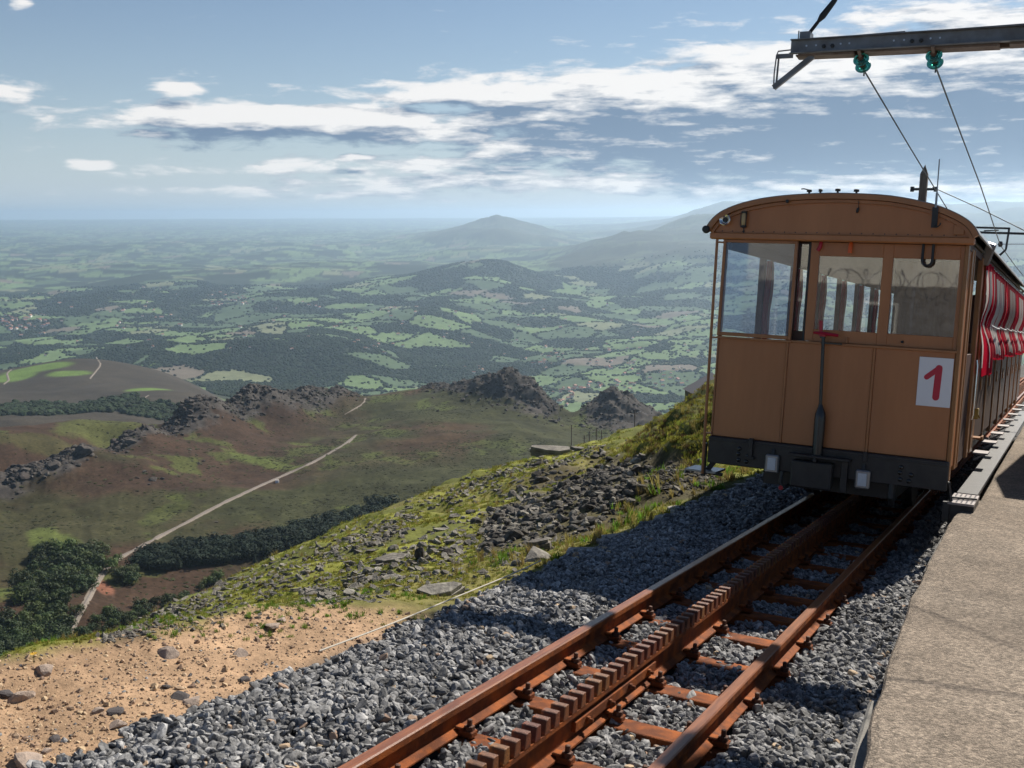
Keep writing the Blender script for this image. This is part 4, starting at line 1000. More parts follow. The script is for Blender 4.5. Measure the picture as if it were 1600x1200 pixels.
b = MB(); b.box(1.08, 1.135, 2.18, 2.30, 1.02, 1.13); b.tube([(1.13, 2.2, 1.07), (1.15, 2.24, 1.03)], .01, 6); part(b, 'door_lock', mat('brass', (.35, .24, .07), rough=.35, metal=.8, var=.3), bevel=.004)
b = MB(); b.box(1.075, 1.19, 2.28, 2.50, .80, .815); b.box(1.17, 1.19, 2.28, 2.50, .79, .83); part(b, 'foot_plate', ochre, bevel=.004)
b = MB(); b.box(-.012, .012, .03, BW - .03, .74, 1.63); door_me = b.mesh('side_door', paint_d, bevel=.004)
b = MB(); b.lathe((.012, .62, 1.37), (1, 0, 0), [(.075, 0), (.075, .012), (.06, .014)], 20); ring_me = b.mesh('porthole_rim', ochre, smooth=True)
b = MB(); b.lathe((.014, .62, 1.37), (1, 0, 0), [(.0595, 0), (.0595, .004)], 20); pane_me = b.mesh('porthole_pane', mat('pale_pane', (.55, .62, .55), rough=.2, spec=.7))
b = MB(); b.box(-.02, .04, -.028, .028, .66, 2.69); post_me = b.mesh('bay_post', ochre, bevel=.005)
b = MB(); b.box(-.02, .035, .03, BW - .03, 1.632, 1.668); sill_me = b.mesh('door_sill', blackm, bevel=.004)
b = MB(); b.box(.0, .15, .30, .62, .60, .618); b.bar((0, .46, .52), (.12, .46, .60), .03, .02); tread_me = b.mesh('foot_step', treadm)
def curtain_mesh(seed, L, top, tie, bot, out, flare):
    r = random.Random(seed); b = MB(); nu = 44; zs_ = np.concatenate([np.linspace(top, tie, 9), np.linspace(tie, bot, 8)[1:]]); ph = r.uniform(0, 6)
    for j, z in enumerate(zs_):
        pinch = math.exp(-((z - tie) / .16) ** 2)
        amp = .034 * (1 - .6 * pinch) * (.6 + .4 * (z < tie)); bulge = out * (1 - pinch) * (math.sin(PI * (z - bot) / (top - bot)) if z > tie else .9 + flare * (tie - z))
        for i in range(nu + 1):
            u = i / nu; y = u * L + .02 * math.sin(9 * u + z * 3 + ph)
            b.v.append((.02 + bulge + amp * (1 + math.sin(u * L * 15 + ph + .5 * math.sin(z * 4 + ph))), y, z + .015 * math.sin(u * 25 + ph) * (j == len(zs_) - 1)))
    for j in range(len(zs_) - 1):
        for i in range(nu):
            b.f.append((j * (nu + 1) + i, j * (nu + 1) + i + 1, (j + 1) * (nu + 1) + i + 1, (j + 1) * (nu + 1) + i))
            hem = (j == len(zs_) - 2) or j == 0
            b.mi.append(0 if (hem or (i // 5) % 2 == 0) else 1)
    me = b.mesh('curtain', [cl_red, cl_white], smooth=True, fix=False); return me
cur = [curtain_mesh(3, 1.05, 2.66, 2.03, 1.50, .045, .25), curtain_mesh(4, BW - .02, 2.64, 2.0, 1.66, .045, .05), curtain_mesh(5, BW - .02, 2.64, 1.98, 1.64, .045, .05)]
b = MB(); b.tube([(.10, -.05, 2.02), (.13, .4, 1.995), (.12, .9, 2.0), (.10, BW, 2.0)], .012, 6); rope_me = b.mesh('tie_rope', mat('grey_rope', (.45, .45, .47), rough=.8))
b = MB(); b.tube([(.03, -.02, 2.655), (.03, BW - .02, 2.655)], .010, 6); rod_me = b.mesh('curtain_rod', steel)
link('curtain', cur[0], car, (1.075, 1.72, 0))
for k in range(NB):
    y = B0 + BW * k; loc = (1.062, y, 0)
    d = link('side_door', door_me, car, (1.066, y, 0)); link('porthole_rim', ring_me, d); link('porthole_pane', pane_me, d)
    link('bay_post', post_me, car, (1.055, y, 0)); link('door_sill', sill_me, car, (1.066, y, 0)); link('foot_step', tread_me, car, (1.085, y, 0))
    c = link('curtain', cur[1 + k % 2], car, (1.075, y + .01, 0)); link('tie_rope', rope_me, c); link('curtain_rod', rod_me, c)
b = MB(); b.bar((1.09, 1.70, 2.63), (1.155, 1.62, 2.84), .10, .06, upv=(0, 1, 0)); part(b, 'side_mirror', steel, bevel=.012)
# valley side: posts, low wall and gathered curtains
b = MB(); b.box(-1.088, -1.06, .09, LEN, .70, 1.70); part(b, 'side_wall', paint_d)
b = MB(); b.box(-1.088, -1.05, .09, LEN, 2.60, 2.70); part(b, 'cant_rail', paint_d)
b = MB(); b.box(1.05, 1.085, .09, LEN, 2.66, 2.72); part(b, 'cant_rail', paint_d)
b = MB(); b.box(-.03, .03, -.035, .035, 1.70, 2.60); vp_me = b.mesh('window_post', paint_d)
b = MB()
for i, z in enumerate(np.linspace(2.58, 1.72, 12)):
    pin = .035 + .06 * math.sin(PI * i / 11) * (1 - .5 * math.exp(-((i - 7) / 1.5) ** 2))
    for k in range(14):
        t = 2 * PI * k / 14; b.v.append((.03 + .035 * math.sin(t) * (1 + .25 * math.sin(3 * t)), .09 + pin * 1.5 * math.cos(t) + .03 * math.sin(i * .6), z))
for i in range(11):
    for k in range(14):
        b.f.append((i * 14 + k, i * 14 + (k + 1) % 14, i * 14 + 14 + (k + 1) % 14, i * 14 + 14 + k)); b.mi.append(1 if k % 7 in (2, 3) else 0)
gath_me = b.mesh('gathered_curtain', [cl_red, cl_white], smooth=True)
for k in range(9):
    y = 1.35 + BW * k; link('window_post', vp_me, car, (-1.068, y, 0)); link('gathered_curtain', gath_me, car, (-1.05, y + .02, 0))
# inside
b = MB(); b.box(-1.06, 1.05, .065, LEN, .66, .70); part(b, 'floor', blackm)
a, c = inset(ARCS, .06), inset(ARCS, .07); b = MB(); b.prism([p for p in a] + [p for p in reversed(c)], 'y', .03, LEN - .05); part(b, 'ceiling', ceil)
b = MB(); b.box(-1.06, 1.045, LEN - .04, LEN, .70, 2.75); part(b, 'far_end_wall', paint_d)
b = MB(); b.box(-.70, 1.0, 0, .045, .70, 1.75); b.box(-.70, 1.0, -.42, -.02, 1.08, 1.13); b.box(-.70, 1.0, .065, .46, 1.08, 1.13)
for x in np.linspace(-.68, .98, 9): b.box(x - .03, x + .03, -.02, -.001, 1.14, 1.70)
seat_me = b.mesh('bench_seat', inner, bevel=.004)
for k in range(8): link('bench_seat', seat_me, car, (0, 2.2 + BW * k, 0))
b = MB(); b.box(.30, 1.04, 1.35, 1.40, .70, 2.62); b.box(.12, .30, 1.355, 1.395, .70, 1.6); part(b, 'partition', inner, bevel=.004)
b = MB(); b.tube([(.36, .6, .70), (.36, .6, 1.45)], .03, 8); b.tube([(.20, .5, 1.55)] + [(.36 + .16 * math.cos(t), .55 + .1 * math.sin(t), 1.55) for t in np.linspace(PI, 3 * PI, 12)], .014, 6); part(b, 'control_stand', blackm)
# underframe, running boards, bogies
b = MB(); b.box(-.95, .95, .07, LEN, .50, .62); b.box(-.62, .62, .25, LEN - .3, .34, .50); part(b, 'underframe', blackm)
b = MB(); b.box(1.115, 1.30, .62, LEN, .395, .43); b.box(1.115, 1.14, .62, LEN, .28, .395); rb = part(b, 'running_board', blackm, bevel=.004)
b = MB(); b.box(1.10, 1.315, -.03, .60, .405, .425); tp_ = part(b, 'tread_plate', treadm)
b = MB()
for i in range(5):
    for j in range(12): b.lathe((1.128 + .04 * i, .01 + .05 * j, .424), (0, 0, 1), [(.010, 0), (.006, .005)], 6)
tag(b.build('treads', steel, tp_), kind='stuff')
b = MB(); b.bar((1.09, .16, .44), (1.315, .24, .44), .035, .016); b.bar((1.09, -.02, .60), (1.12, .0, .43), .04, .02); b.box(1.06, 1.115, -.02, .04, .25, .42); b.build('step_stay', blackm, tp_)
b = MB(); b.box(1.11, 1.315, .0, .58, .20, .404); part(b, 'step_box', blackm)
for y in (2.2, 4.0, 10.6, 12.4):
    b = MB(); b.tube([(-.62, y, .34), (.62, y, .34)], .055, 10)
    for x in (-.53, .53): b.lathe((x - .045 * (1 if x < 0 else -1) * 0, y, .34), (1 if x > 0 else -1, 0, 0), [(.36, -.06), (.345, -.035), (.335, -.03), (.333, .04), (.29, .045), (.10, .02), (.10, .06)], 28)
    b.lathe((RX + .02, y, .34), (1, 0, 0), [(.10, -.05), (.25, -.04), (.25, .04), (.10, .05)], 22)
    part(b, 'wheelset', blackm, smooth=True)

# ================================================================== OVERHEAD LINE
galv = mat('galvanised_steel', (.20, .205, .22), rough=.5, metal=.3, col2=(.13, .12, .12), vscale=5, var=.25, bump=.1, bscale=40)
galv_r = mat('rusty_steel', (.22, .16, .13), rough=.7, col2=(.14, .085, .06), vscale=6, var=.3)
wood_p = mat('weathered_pole', (.11, .085, .075), rough=.9, col2=(.17, .14, .125), vscale=5, var=.25, stretch=(6, 6, .5))
wirem = mat('wire', (.03, .03, .032), rough=.5, metal=.5)
gg = bpy.data.materials.new('green_glass'); gg.use_nodes = True
pb = gg.node_tree.nodes['Principled BSDF']; pb.inputs['Base Color'].default_value = (.05, .30, .24, 1); pb.inputs['Transmission Weight'].default_value = .75; pb.inputs['Roughness'].default_value = .12; pb.inputs['IOR'].default_value = 1.45
YB = 10.0
gan = empty('overhead_gantry', (4.6, YB, .35), 'grey steel crossarm of bolted channels reaching over the track above the carriage', 'gantry')
def G(p): return (p[0] - 4.6, p[1] - YB, p[2] - .35)
b = MB(); b.lathe((0, 0, 0), (0, 0, 1), [(.13, -.6), (.13, .0), (.11, 6), (.07, 11)], 14); b.build('mast', galv, gan)
b = MB()
b.tube([(2.05 - 4.6, .03, 4.2), (0, .03, 6.2)], .007, 5)
b.build('tie_rod', galv, gan)
def channel(b, x0, x1, yc, zc, h, w, t, face):
    """U section lying along x, open towards face*y"""
    b.box(x0, x1, yc - t / 2, yc + t / 2, zc - h / 2, zc + h / 2)
    ya, yb = (yc + t / 2, yc + w) if face > 0 else (yc - w, yc - t / 2)
    b.box(x0, x1, ya, yb, zc + h / 2 - t, zc + h / 2); b.box(x0, x1, ya, yb, zc - h / 2, zc - h / 2 + t)
ZB = 4.575
b = MB(); channel(b, -.71 - 4.6, 2.10 - 4.6, -.06, ZB - .35, .135, .05, .008, -1); b.build('channel', galv, gan)
b = MB(); channel(b, -.68 - 4.6, 2.08 - 4.6, .12, ZB - .35, .135, .05, .008, 1); b.build('channel', galv_r, gan)
b = MB()
for xa, xb, dz in ((-.40, .33, .078), (.40, 1.6, .080), (1.66, 2.08, .08)): b.prism([(xa - 4.6, ZB - .35 + dz - .01), (xb - 4.6, ZB - .35 + dz - .012), (xb - 4.6, ZB - .35 + dz + .014), (xa - 4.6, ZB - .35 + dz)], 'y', -.05, .11)
b.build('top_strap', galv, gan)
b = MB()
for xa, xb in ((-.66, -.12), (-.02, 1.14), (1.22, 2.05)): b.prism([(xa - 4.6, ZB - .35 - .070), (xb - 4.6, ZB - .35 - .070), (xb - 4.6, ZB - .35 - .092), (xa - 4.6, ZB - .35 - .084)], 'y', -.055, .11)
b.build('bottom_strap', galv_r, gan)
bolt2 = MB().lathe((0, 0, 0), (0, -1, 0), [(.020, 0), (.020, .012), (.011, .013), (.011, .028)], 6).mesh('bolt', blackm)
bolt3 = MB().lathe((0, 0, 0), (0, -1, 0), [(.009, 0), (.009, .006)], 8).mesh('rivet', mat('bright_steel', (.55, .55, .57), rough=.3, metal=.8))
for x in (-.395, -.315, .40, .48): link('bolt', bolt2, gan, (x - 4.6, -.064, ZB - .35 - .01))
for x in (-.56, -.47, -.24, -.16, .24, .33, .56, .64): link('rivet', bolt3, gan, (x - 4.6, -.064, ZB - .35 + .005))
# guard at the free end
b = MB()
b.bar(G((-.86, YB, 4.51)), G((-.70, YB, 4.51)), .03, .04); b.bar(G((-.86, YB - .02, 4.205)), G((-.50, YB - .02, 4.49)), .04, .05)
b.tube([G((-.865, YB, 4.20)), G((-.87, YB, 4.35)), G((-.86, YB, 4.52)), G((-.845, YB, 4.56)), G((-.70, YB, 4.568))], .007, 6); b.tube([G((-.855, YB + .05, 4.21)), G((-.85, YB + .05, 4.50))], .010, 6)
b.build('end_guard', galv, gan)
b = MB(); b.box(-.64 - 4.6, -.54 - 4.6, -.04, .10, ZB - .35 + .068, ZB - .35 + .15); b.tube([G((-.66, YB, ZB + .06)), G((-.66, YB, ZB + .17))], .006, 6); b.build('stay_bracket', galv, gan)
# stay with its turnbuckle
b = MB(); p0, p1 = Vector((-.585, YB, 4.68)), Vector((.40, YB + .02, 6.02)); end = Vector((4.55, YB, 10.9)); d = (p1 - p0)
b.tube([p0, p0 + d * .10], .018, 8); b.tube([p0 + d * .10, p0 + d * .14, p0 + d * .24, p0 + d * .28], [.014, .034, .026, .012], 8); b.tube([p0 + d * .28, p0 + d * .42], .013, 8); b.tube([p0 + d * .42, end], .010, 6)
o = b.build('stay_cable', wirem); on_track(o); tag(o, 'dark stay cable with turnbuckle rising from the tip of the steel crossarm', 'cable')
# glass insulators
disc = MB().lathe((0, 0, 0), (0, 0, 1), [(.020, .028), (.024, .018), (.060, .010), (.074, -.006), (.070, -.014), (.052, -.010), (.048, -.020), (.034, -.012), (.018, -.018)], 24).mesh('glass_disc', gg, smooth=True)
cap = MB().lathe((0, 0, 0), (0, 0, 1), [(.012, -.045), (.014, -.01), (.030, .012), (.030, .030), (.016, .042)], 14).mesh('iron_cap', mat('brown_iron', (.09, .035, .018), rough=.5), smooth=True)
INS = []
for (xi, lab) in ((-.02, 'green glass insulator string hanging from the crossarm nearer to its free end'), (.605, 'green glass insulator string hanging from the crossarm farther from its free end')):
    t_ = empty('glass_insulator', (xi, YB, 4.30), lab, 'insulator', 'green glass insulators')
    ax = Vector((.05 if xi < .3 else .03, .90, -.42)).normalized(); q = Vector((0, 0, -1)).rotation_difference(ax)
    top = Vector((-.045 if xi < .3 else -.02, -.10, .205))
    b = MB(); b.tube([top, top + ax * .10], .016, 8); b.build('iron_hook', galv_r, t_)
    for k in range(2):
        c = top + ax * (.135 + .105 * k)
        for me in (disc, cap):
            o = link(me.name, me, t_, c); o.rotation_mode = 'QUATERNION'; o.rotation_quaternion = q
    e = top + ax * .31; b = MB(); b.tube([top + ax * .24, e], .010, 6); b.tube([e, e + Vector((-.0, -.0, -.05))], .008, 6); b.build('wire_clamp', blackm, t_)
    INS.append(Vector((xi, YB, 4.30)) + e)
def wire(pts, r, label, group=None, cat='wire', name='contact_wire'):
    b = MB(); b.tube(pts, r, 6); o = b.build(name, wirem); on_track(o); return tag(o, label, cat, group)
wire([tuple(INS[0])] + [(-.0, y, z) for y, z in ((13.1, 4.13), (17.7, 3.88), (22, 3.68), (27, 3.62), (60, 3.7))], .0085, 'thin contact wire falling from the insulator nearer the free end of the crossarm', 'contact wires')
wire([tuple(INS[1])] + [(.60, y, z) for y, z in ((12.8, 4.20), (15.9, 4.02), (21.2, 3.60), (27, 3.58), (60, 3.7))], .0085, 'thin contact wire falling from the insulator farther from the free end of the crossarm', 'contact wires')
# line poles
def square_pole(x, y, top, w, label, group='wooden line poles'):
    t_ = empty('line_pole', (x, y, -.3), label, 'pole', group); h = top + .3
    b = MB(); b.box(-w / 2, w / 2, -w / 2, w / 2, -.6, h - .25); b.build('post', wood_p, t_)
    b = MB(); b.add([(-w / 2, -w / 2, h - .249), (w / 2, -w / 2, h - .249), (w / 2, w / 2, h - .249), (-w / 2, w / 2, h - .249), (0, 0, h)], [(0, 1, 4), (1, 2, 4), (2, 3, 4), (3, 0, 4), (3, 2, 1, 0)]); b.build('pole_tip', wood_p, t_)
    b = MB(); b.bar((-.28, 0, h - .62), (.34, 0, h - .62), .05, .06); b.lathe((-.26, 0, h - .62), (0, 0, 1), [(.05, -.06), (.05, .06)], 8); b.lathe((.30, 0, h - .62), (0, 0, 1), [(.05, -.06), (.05, .06)], 8); b.build('pole_clamp', blackm, t_)
    return t_
square_pole(-1.72, 28.2, 6.12, .18, 'square wooden line pole with pointed top rising behind the carriage roof')
square_pole(-1.6, 78, 5.6, .24, 'distant wooden line pole beyond the end of the striped curtains')
wire([(-1.5, 28.2, 5.55), (-.3, 27.5, 4.95), (1.2, 26.8, 4.15), (3.3, 26, 3.35)], .012, 'dark span wire slanting down from the square wooden pole', name='span_wire', cat='wire')
wire([(-1.6, 78, 5.0), (.5, 60, 4.5), (3, 46, 4.0)], .012, 'faint span wire running from the distant wooden pole', name='span_wire', cat='wire')
wire([(-1.2, 21.2, 3.55), (.6, 21.2, 3.62), (3.0, 21.2, 3.68)], .006, 'thin steady wire beside the black bracket arm behind the carriage', name='steady_wire', cat='wire')
br = empty('wire_bracket', (2.6, 21.2, .35), 'black tubular bracket arm with hooked end holding the contact wire behind the carriage', 'bracket')
def Bq(p): return (p[0] - 2.6, p[1] - 21.2, p[2] - .35)
b = MB(); b.lathe((0, 0, 0), (0, 0, 1), [(.10, -.4), (.09, 0), (.08, 4.2)], 12); b.build('mast', wood_p, br)
b = MB(); b.bar(Bq((.0, 21.2, 3.83)), Bq((2.6, 21.2, 3.80)), .03, .04); b.bar(Bq((.05, 21.2, 3.92)), Bq((.74, 21.2, 3.91)), .03, .035); b.bar(Bq((.0, 21.2, 3.84)), Bq((.05, 21.2, 3.92)), .03, .035); b.bar(Bq((.30, 21.2, 3.86)), Bq((.55, 21.2, 3.875)), .03, .02)
b.build('arm', blackm, br)
b = MB(); b.bar(Bq((.725, 21.2, 3.92)), Bq((.70, 21.2, 3.52)), .035, .035, upv=(0, 1, 0)); b.bar(Bq((.70, 21.2, 3.52)), Bq((.60, 21.2, 3.41)), .035, .035, upv=(0, 1, 0)); b.bar(Bq((.62, 21.2, 3.42)), Bq((.38, 21.2, 3.39)), .035, .045); b.lathe(Bq((.60, 21.2, 3.62)), (0, 0, 1), [(.03, -.05), (.045, .0), (.03, .05)], 8)
b.build('hook', blackm, br)
# ---- things beside the frame that throw the shade on the platform and show in the carriage windows
wallm = mat('pale_render', (.62, .58, .50), rough=.9, col2=(.50, .46, .39), vscale=1.2, var=.12)
slate = mat('roof_slate', (.09, .09, .10), rough=.7, var=.2)
hut = empty('station_hut', (4.6, 15.75, .35), 'small pale station hut standing on the platform', 'hut')
b = MB(); b.box(-2.35, 2.0, -2.0, 2.25, -.4, 2.75); b.build('wall', wallm, hut)
b = MB(); b.prism([(-2.2, 2.752), (2.45, 2.752), (.1, 3.6)], 'x', -2.55, 2.2); b.build('roof', slate, hut)
b = MB(); b.box(-.5, .5, -2.06, -2.001, -.0, 2.05); d = b.build('door', paint_d, hut); b = MB(); b.lathe((.38, -2.07, 1.0), (0, -1, 0), [(.03, 0), (.03, .05)], 8); b.build('handle', chrome, d)
bld = empty('summit_building', (-3.0, -16, .3), 'pale summit building with dark windows behind the wire fence', 'building')
b = MB(); b.box(-5, 4.6, -4, 0, 3.05, 4.6); b.build('wall', wallm, bld)
b = MB(); b.box(-5.04, 4.64, -4, .04, -1.5, 3.049); b.build('stone_base', mat('dark_masonry', (.10, .092, .082), rough=.95, col2=(.17, .155, .14), vscale=3, var=.3), bld)
b = MB(); b.box(-5.3, 4.9, -4.2, .25, 4.601, 4.9); b.build('roof', slate, bld)
for x in (-3.4, -.6, 2.4):
    b = MB(); b.box(x - .55, x + .55, .042, .09, .9, 2.5); w_ = b.build('window', wallm, bld); b = MB(); b.box(x - .45, x + .45, .091, .10, 1.0, 2.4); b.build('pane', blackg, w_)
fl_ = empty('unseen_blocker', (3.4, 8.5, .35), 'black floodlight box on a thin bent post, unseen, added to shade the ballast', 'blocker')  # unseen object, added to cast the dark patch at the platform foot
b = MB(); b.tube([(0, .3, -.3), (0, .3, 4.0), (-.12, .28, 4.22), (-1.30, .25, 4.46)], [.03, .03, .009, .009], 8); b.build('post', blackm, fl_)
b = MB(); b.box(-1.85, -1.28, .05, .42, 4.18, 4.55); b.box(-1.88, -1.25, .0, .44, 4.551, 4.575); b.build('shade_box', blackm, fl_, bevel=.02)
b = MB(); b.box(-1.80, -1.33, .038, .049, 4.23, 4.50); b.build('lens', lensm, fl_)  # front plate of the added shade caster, gives no light
fen = empty('wire_fence', (-2.5, -7.0, -.2), 'tall wire mesh fence topped by coils of barbed wire', 'fence')
for x in np.arange(-4, 6.1, 1.25):
    b = MB(); b.box(x - .03, x + .03, -.03, .03, -.6, 3.2); b.build('post', galv, fen)
b = MB()
for z in np.arange(.0, 2.9, .085): b.bar((-4, 0, z), (6, 0, z), .014, .014)
for x in np.arange(-4, 6, .085): b.bar((x, .0, 0), (x, .0, 2.9), .014, .014, upv=(0, 1, 0))
tag(b.build('mesh', galv, fen), kind='stuff')
b = MB()
t = np.linspace(0, 2 * PI * 34, 34 * 14); b.tube([(-4 + 10 * k / len(t) + .12 * math.sin(1.7 * a), .32 * math.cos(a), 3.22 + .32 * math.sin(a)) for k, a in enumerate(t)], .012, 4); b.build('barbed_coil', galv, fen)

# ================================================================== NEAR HILLSIDE: stones, grass
rock_a = mat('grey_schist', (.135, .125, .112), rough=.9, col2=(.27, .25, .215), vscale=2.2, var=.3, bump=.7, bscale=5, spec=.2, rnd=.25)
rock_d = mat('dark_schist', (.060, .055, .050), rough=.9, col2=(.13, .12, .105), vscale=2.2, var=.3, bump=.7, bscale=5, spec=.2, rnd=.25)
slabs = [slab_mesh('slab', rock_a, 200 + i, random.uniform(.12, .30)) for i in range(8)]
blocks = [stone_mesh('block', rock_a if i < 4 else rock_d, 220 + i, random.uniform(.45, .8), 1, 11, .4) for i in range(8)]
def ground_normal_rot(tilt, yaw): return (random.uniform(-tilt, tilt), random.uniform(-tilt, tilt), yaw)
def put_rock(name, me, u, v, px, label, group=None, cat='rock', yaw=None, sink=.25, tilt=.25, stretch=(1, 1, 1), slope=True):
    P, ok, rr = near_hit(np.array([float(u)]), np.array([float(v)]))
    if not ok[0]: return None
    s = px / 2 / FPX * float(np.linalg.norm(P[0] - CAM))
    o = link(name, me, None, tuple(P[0] + np.array([0, 0, s * .15 - s * sink * .3])))
    o.rotation_euler = (random.uniform(-tilt, tilt), random.uniform(-tilt, tilt), random.uniform(0, 6.3) if yaw is None else yaw); o.scale = (s * stretch[0], s * stretch[1], s * stretch[2])
    return tag(o, label, cat, group)
put_rock('flat_slab', slabs[0], 688, 930, 84, 'largest pale flat slab lying in the grass beside the ballast edge', yaw=.6, tilt=.08, stretch=(1, 1.15, .8))
put_rock('flat_slab', slabs[1], 612, 905, 46, 'pale oval flat slab lying left of and above the largest slab', yaw=.4, tilt=.1)
put_rock('flat_slab', slabs[2], 612, 880, 60, 'long pale slab in the grass farther up beside the upright dark block', yaw=.5, tilt=.1)
put_rock('upright_block', blocks[5], 656, 873, 25, 'dark upright block standing among the pale slabs', sink=-.6, tilt=.05, stretch=(.75, .75, 1.9))
put_rock('boulder', blocks[1], 838, 872, 62, 'angular grey boulder touching the ballast edge below the scree', stretch=(1.1, .9, .8))
put_rock('boulder', slabs[3], 842, 862, 50, 'layered grey slab resting on the angular boulder by the ballast', sink=-1.0, tilt=.15)
put_rock('boulder', blocks[2], 495, 940, 24, 'squat dark stone at the far edge of the dirt clearing', stretch=(1, .8, .8))
put_rock('boulder', blocks[3], 514, 937, 28, 'pale cracked stone next to the squat dark one at the clearing edge')
put_rock('flat_slab', slabs[4], 545, 930, 40, 'narrow slab in the grass behind the cracked stone', tilt=.1)
put_rock('rock_ledge', slabs[5], 866, 713, 66, 'broad dark overhanging ledge on the skyline of the grassy slope', yaw=.5, tilt=.06, stretch=(1.3, .9, .9), sink=-.2)
put_rock('flat_slab', slabs[6], 905, 702, 30, 'small pale ledge just right of the broad one on the skyline', yaw=.4, tilt=.08)
put_rock('boulder', blocks[6], 742, 818, 30, 'dark rounded boulder at the head of the scree')
put_rock('boulder', blocks[4], 800, 845, 44, 'dark leaning boulder between the scree and the angular boulder', stretch=(.8, .8, 1.1))
put_rock('flat_slab', slabs[7], 590, 895, 34, 'thin slab tilted beside the oval one', tilt=.3)
put_rock('boulder', blocks[5], 700, 865, 24, 'dark stone among grass beyond the largest slab')
# pale flagstones along the far ballast edge
flagm = mat('flagstone', (.24, .225, .205), rough=.9, col2=(.36, .33, .295), vscale=3, var=.2, bump=.4, bscale=8, rnd=.12)
for k in range(11):
    y = 7.7 + .62 * k + random.uniform(-.16, .16); s = random.uniform(.15, .36); b = MB()
    n = random.randint(4, 6); pl = [(random.uniform(.75, 1.05) * s * .62 * math.cos(2 * PI * i / n + .4), random.uniform(.8, 1.05) * s * math.sin(2 * PI * i / n + .4)) for i in range(n)]
    b.prism(pl, 'z', -.08, .02)
    o = b.build('flagstone', flagm, None, bevel=.008); o.matrix_world = T @ Matrix.Translation((-1.755 + random.uniform(-.05, .04), y, -.245 + random.uniform(-.01, .02))) @ Matrix.Rotation(random.uniform(-.12, .02), 4, 'Y') @ Matrix.Rotation(random.uniform(-.1, .1), 4, 'X') @ Matrix.Rotation(random.uniform(-.8, .8), 4, 'Z')
    tag(o, 'pale flagstone edging the grey ballast beside the green slope', 'stone', 'flagstones along the ballast edge')
# white cord
b = MB(); b.tube([(-1.70 + .012 * math.sin(3 * y), y, -.115 + .012 * math.sin(1.9 * y)) for y in np.linspace(4.25, 7.1, 30)], .0048, 6)
o = b.build('white_cord', mat('white_cord', (.50, .46, .39), rough=.7)); on_track(o); tag(o, 'thin white cord lying along the edge of the grey ballast', 'cord')

def band(L, n, sd):
    a = np.array(L, float); seg = np.hypot(*np.diff(a[:, :2], axis=0).T); t = np.concatenate([[0], np.cumsum(seg)]); s_ = RNG.uniform(0, t[-1], n)
    w = np.interp(s_, t, a[:, 2]); g = RNG.normal(0, .5, n)
    return np.interp(s_, t, a[:, 0]) + RNG.normal(0, 6, n), np.interp(s_, t, a[:, 1]) + g * w
SC = []
for L, n, kind, (p0_, p1_) in [([(165, 1000, 6), (230, 975, 22), (300, 950, 34), (400, 915, 44), (480, 885, 40), (560, 850, 30), (640, 815, 16)], 1600, 0, (3.5, 16)),
                  ([(470, 935, 14), (560, 905, 24), (640, 880, 36), (720, 850, 44), (800, 815, 40), (860, 790, 40)], 1000, 0, (4, 22)),
                  ([(760, 838, 40), (850, 800, 62), (910, 785, 60), (960, 765, 50), (1000, 750, 34)], 1150, 1, (4.5, 20)),
                  ([(860, 770, 10), (930, 745, 16), (980, 735, 20)], 500, 1, (3, 10)),
                  ([(560, 845, 24), (640, 806, 20), (700, 775, 8), (760, 750, 8), (850, 718, 6)], 420, 0, (3, 12)),
                  ([(1000, 745, 22), (1060, 750, 26), (1110, 745, 20)], 420, 1, (4, 14)),
                  ([(700, 780, 24), (780, 745, 24), (860, 725, 12), (940, 700, 10)], 420, 0, (3, 13)),
                  ([(520, 945, 5), (640, 915, 14), (760, 890, 22), (860, 850, 20), (940, 820, 14)], 320, 0, (4, 17))]:
    u, v = band(L, n, 0); P, ok, rr = near_hit(u, v); tp4 = to_track(P); ok &= (tp4[:, 0] < -1.85) & (rr < 120)
    px = p0_ + (p1_ - p0_) * RNG.random(n) ** 2.2; s = px / 2 / FPX * rr * 1.3
    SC.append(np.concatenate([P, s[:, None], px[:, None], np.full((n, 1), kind)], 1)[ok])
SC = np.concatenate(SC); order = np.argsort(-SC[:, 4])
dx, dy = SC[:, 0] - CAM[0], SC[:, 1] - CAM[1]
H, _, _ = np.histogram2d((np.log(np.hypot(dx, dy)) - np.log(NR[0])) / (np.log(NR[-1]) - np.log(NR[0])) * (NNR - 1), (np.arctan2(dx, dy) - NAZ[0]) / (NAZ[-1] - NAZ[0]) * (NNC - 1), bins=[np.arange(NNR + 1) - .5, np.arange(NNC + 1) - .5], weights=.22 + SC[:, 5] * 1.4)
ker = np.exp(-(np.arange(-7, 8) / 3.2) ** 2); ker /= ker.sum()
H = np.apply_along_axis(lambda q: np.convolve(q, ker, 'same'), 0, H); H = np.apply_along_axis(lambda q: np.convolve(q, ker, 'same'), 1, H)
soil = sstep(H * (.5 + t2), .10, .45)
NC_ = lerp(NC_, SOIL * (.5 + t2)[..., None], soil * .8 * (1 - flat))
bpy.data.objects['hillside'].data.color_attributes['Col'].data.foreach_set('color', np.concatenate([NC_.reshape(-1, 3), np.ones((NNC * NNR, 1))], 1).astype(np.float32).reshape(-1))
forms = slabs + blocks
RK = {0: [0, 1, 2, 3, 4, 5, 6, 7, 8, 9, 10, 11], 1: [8, 9, 12, 13, 14, 15, 12, 13, 14, 15, 3]}
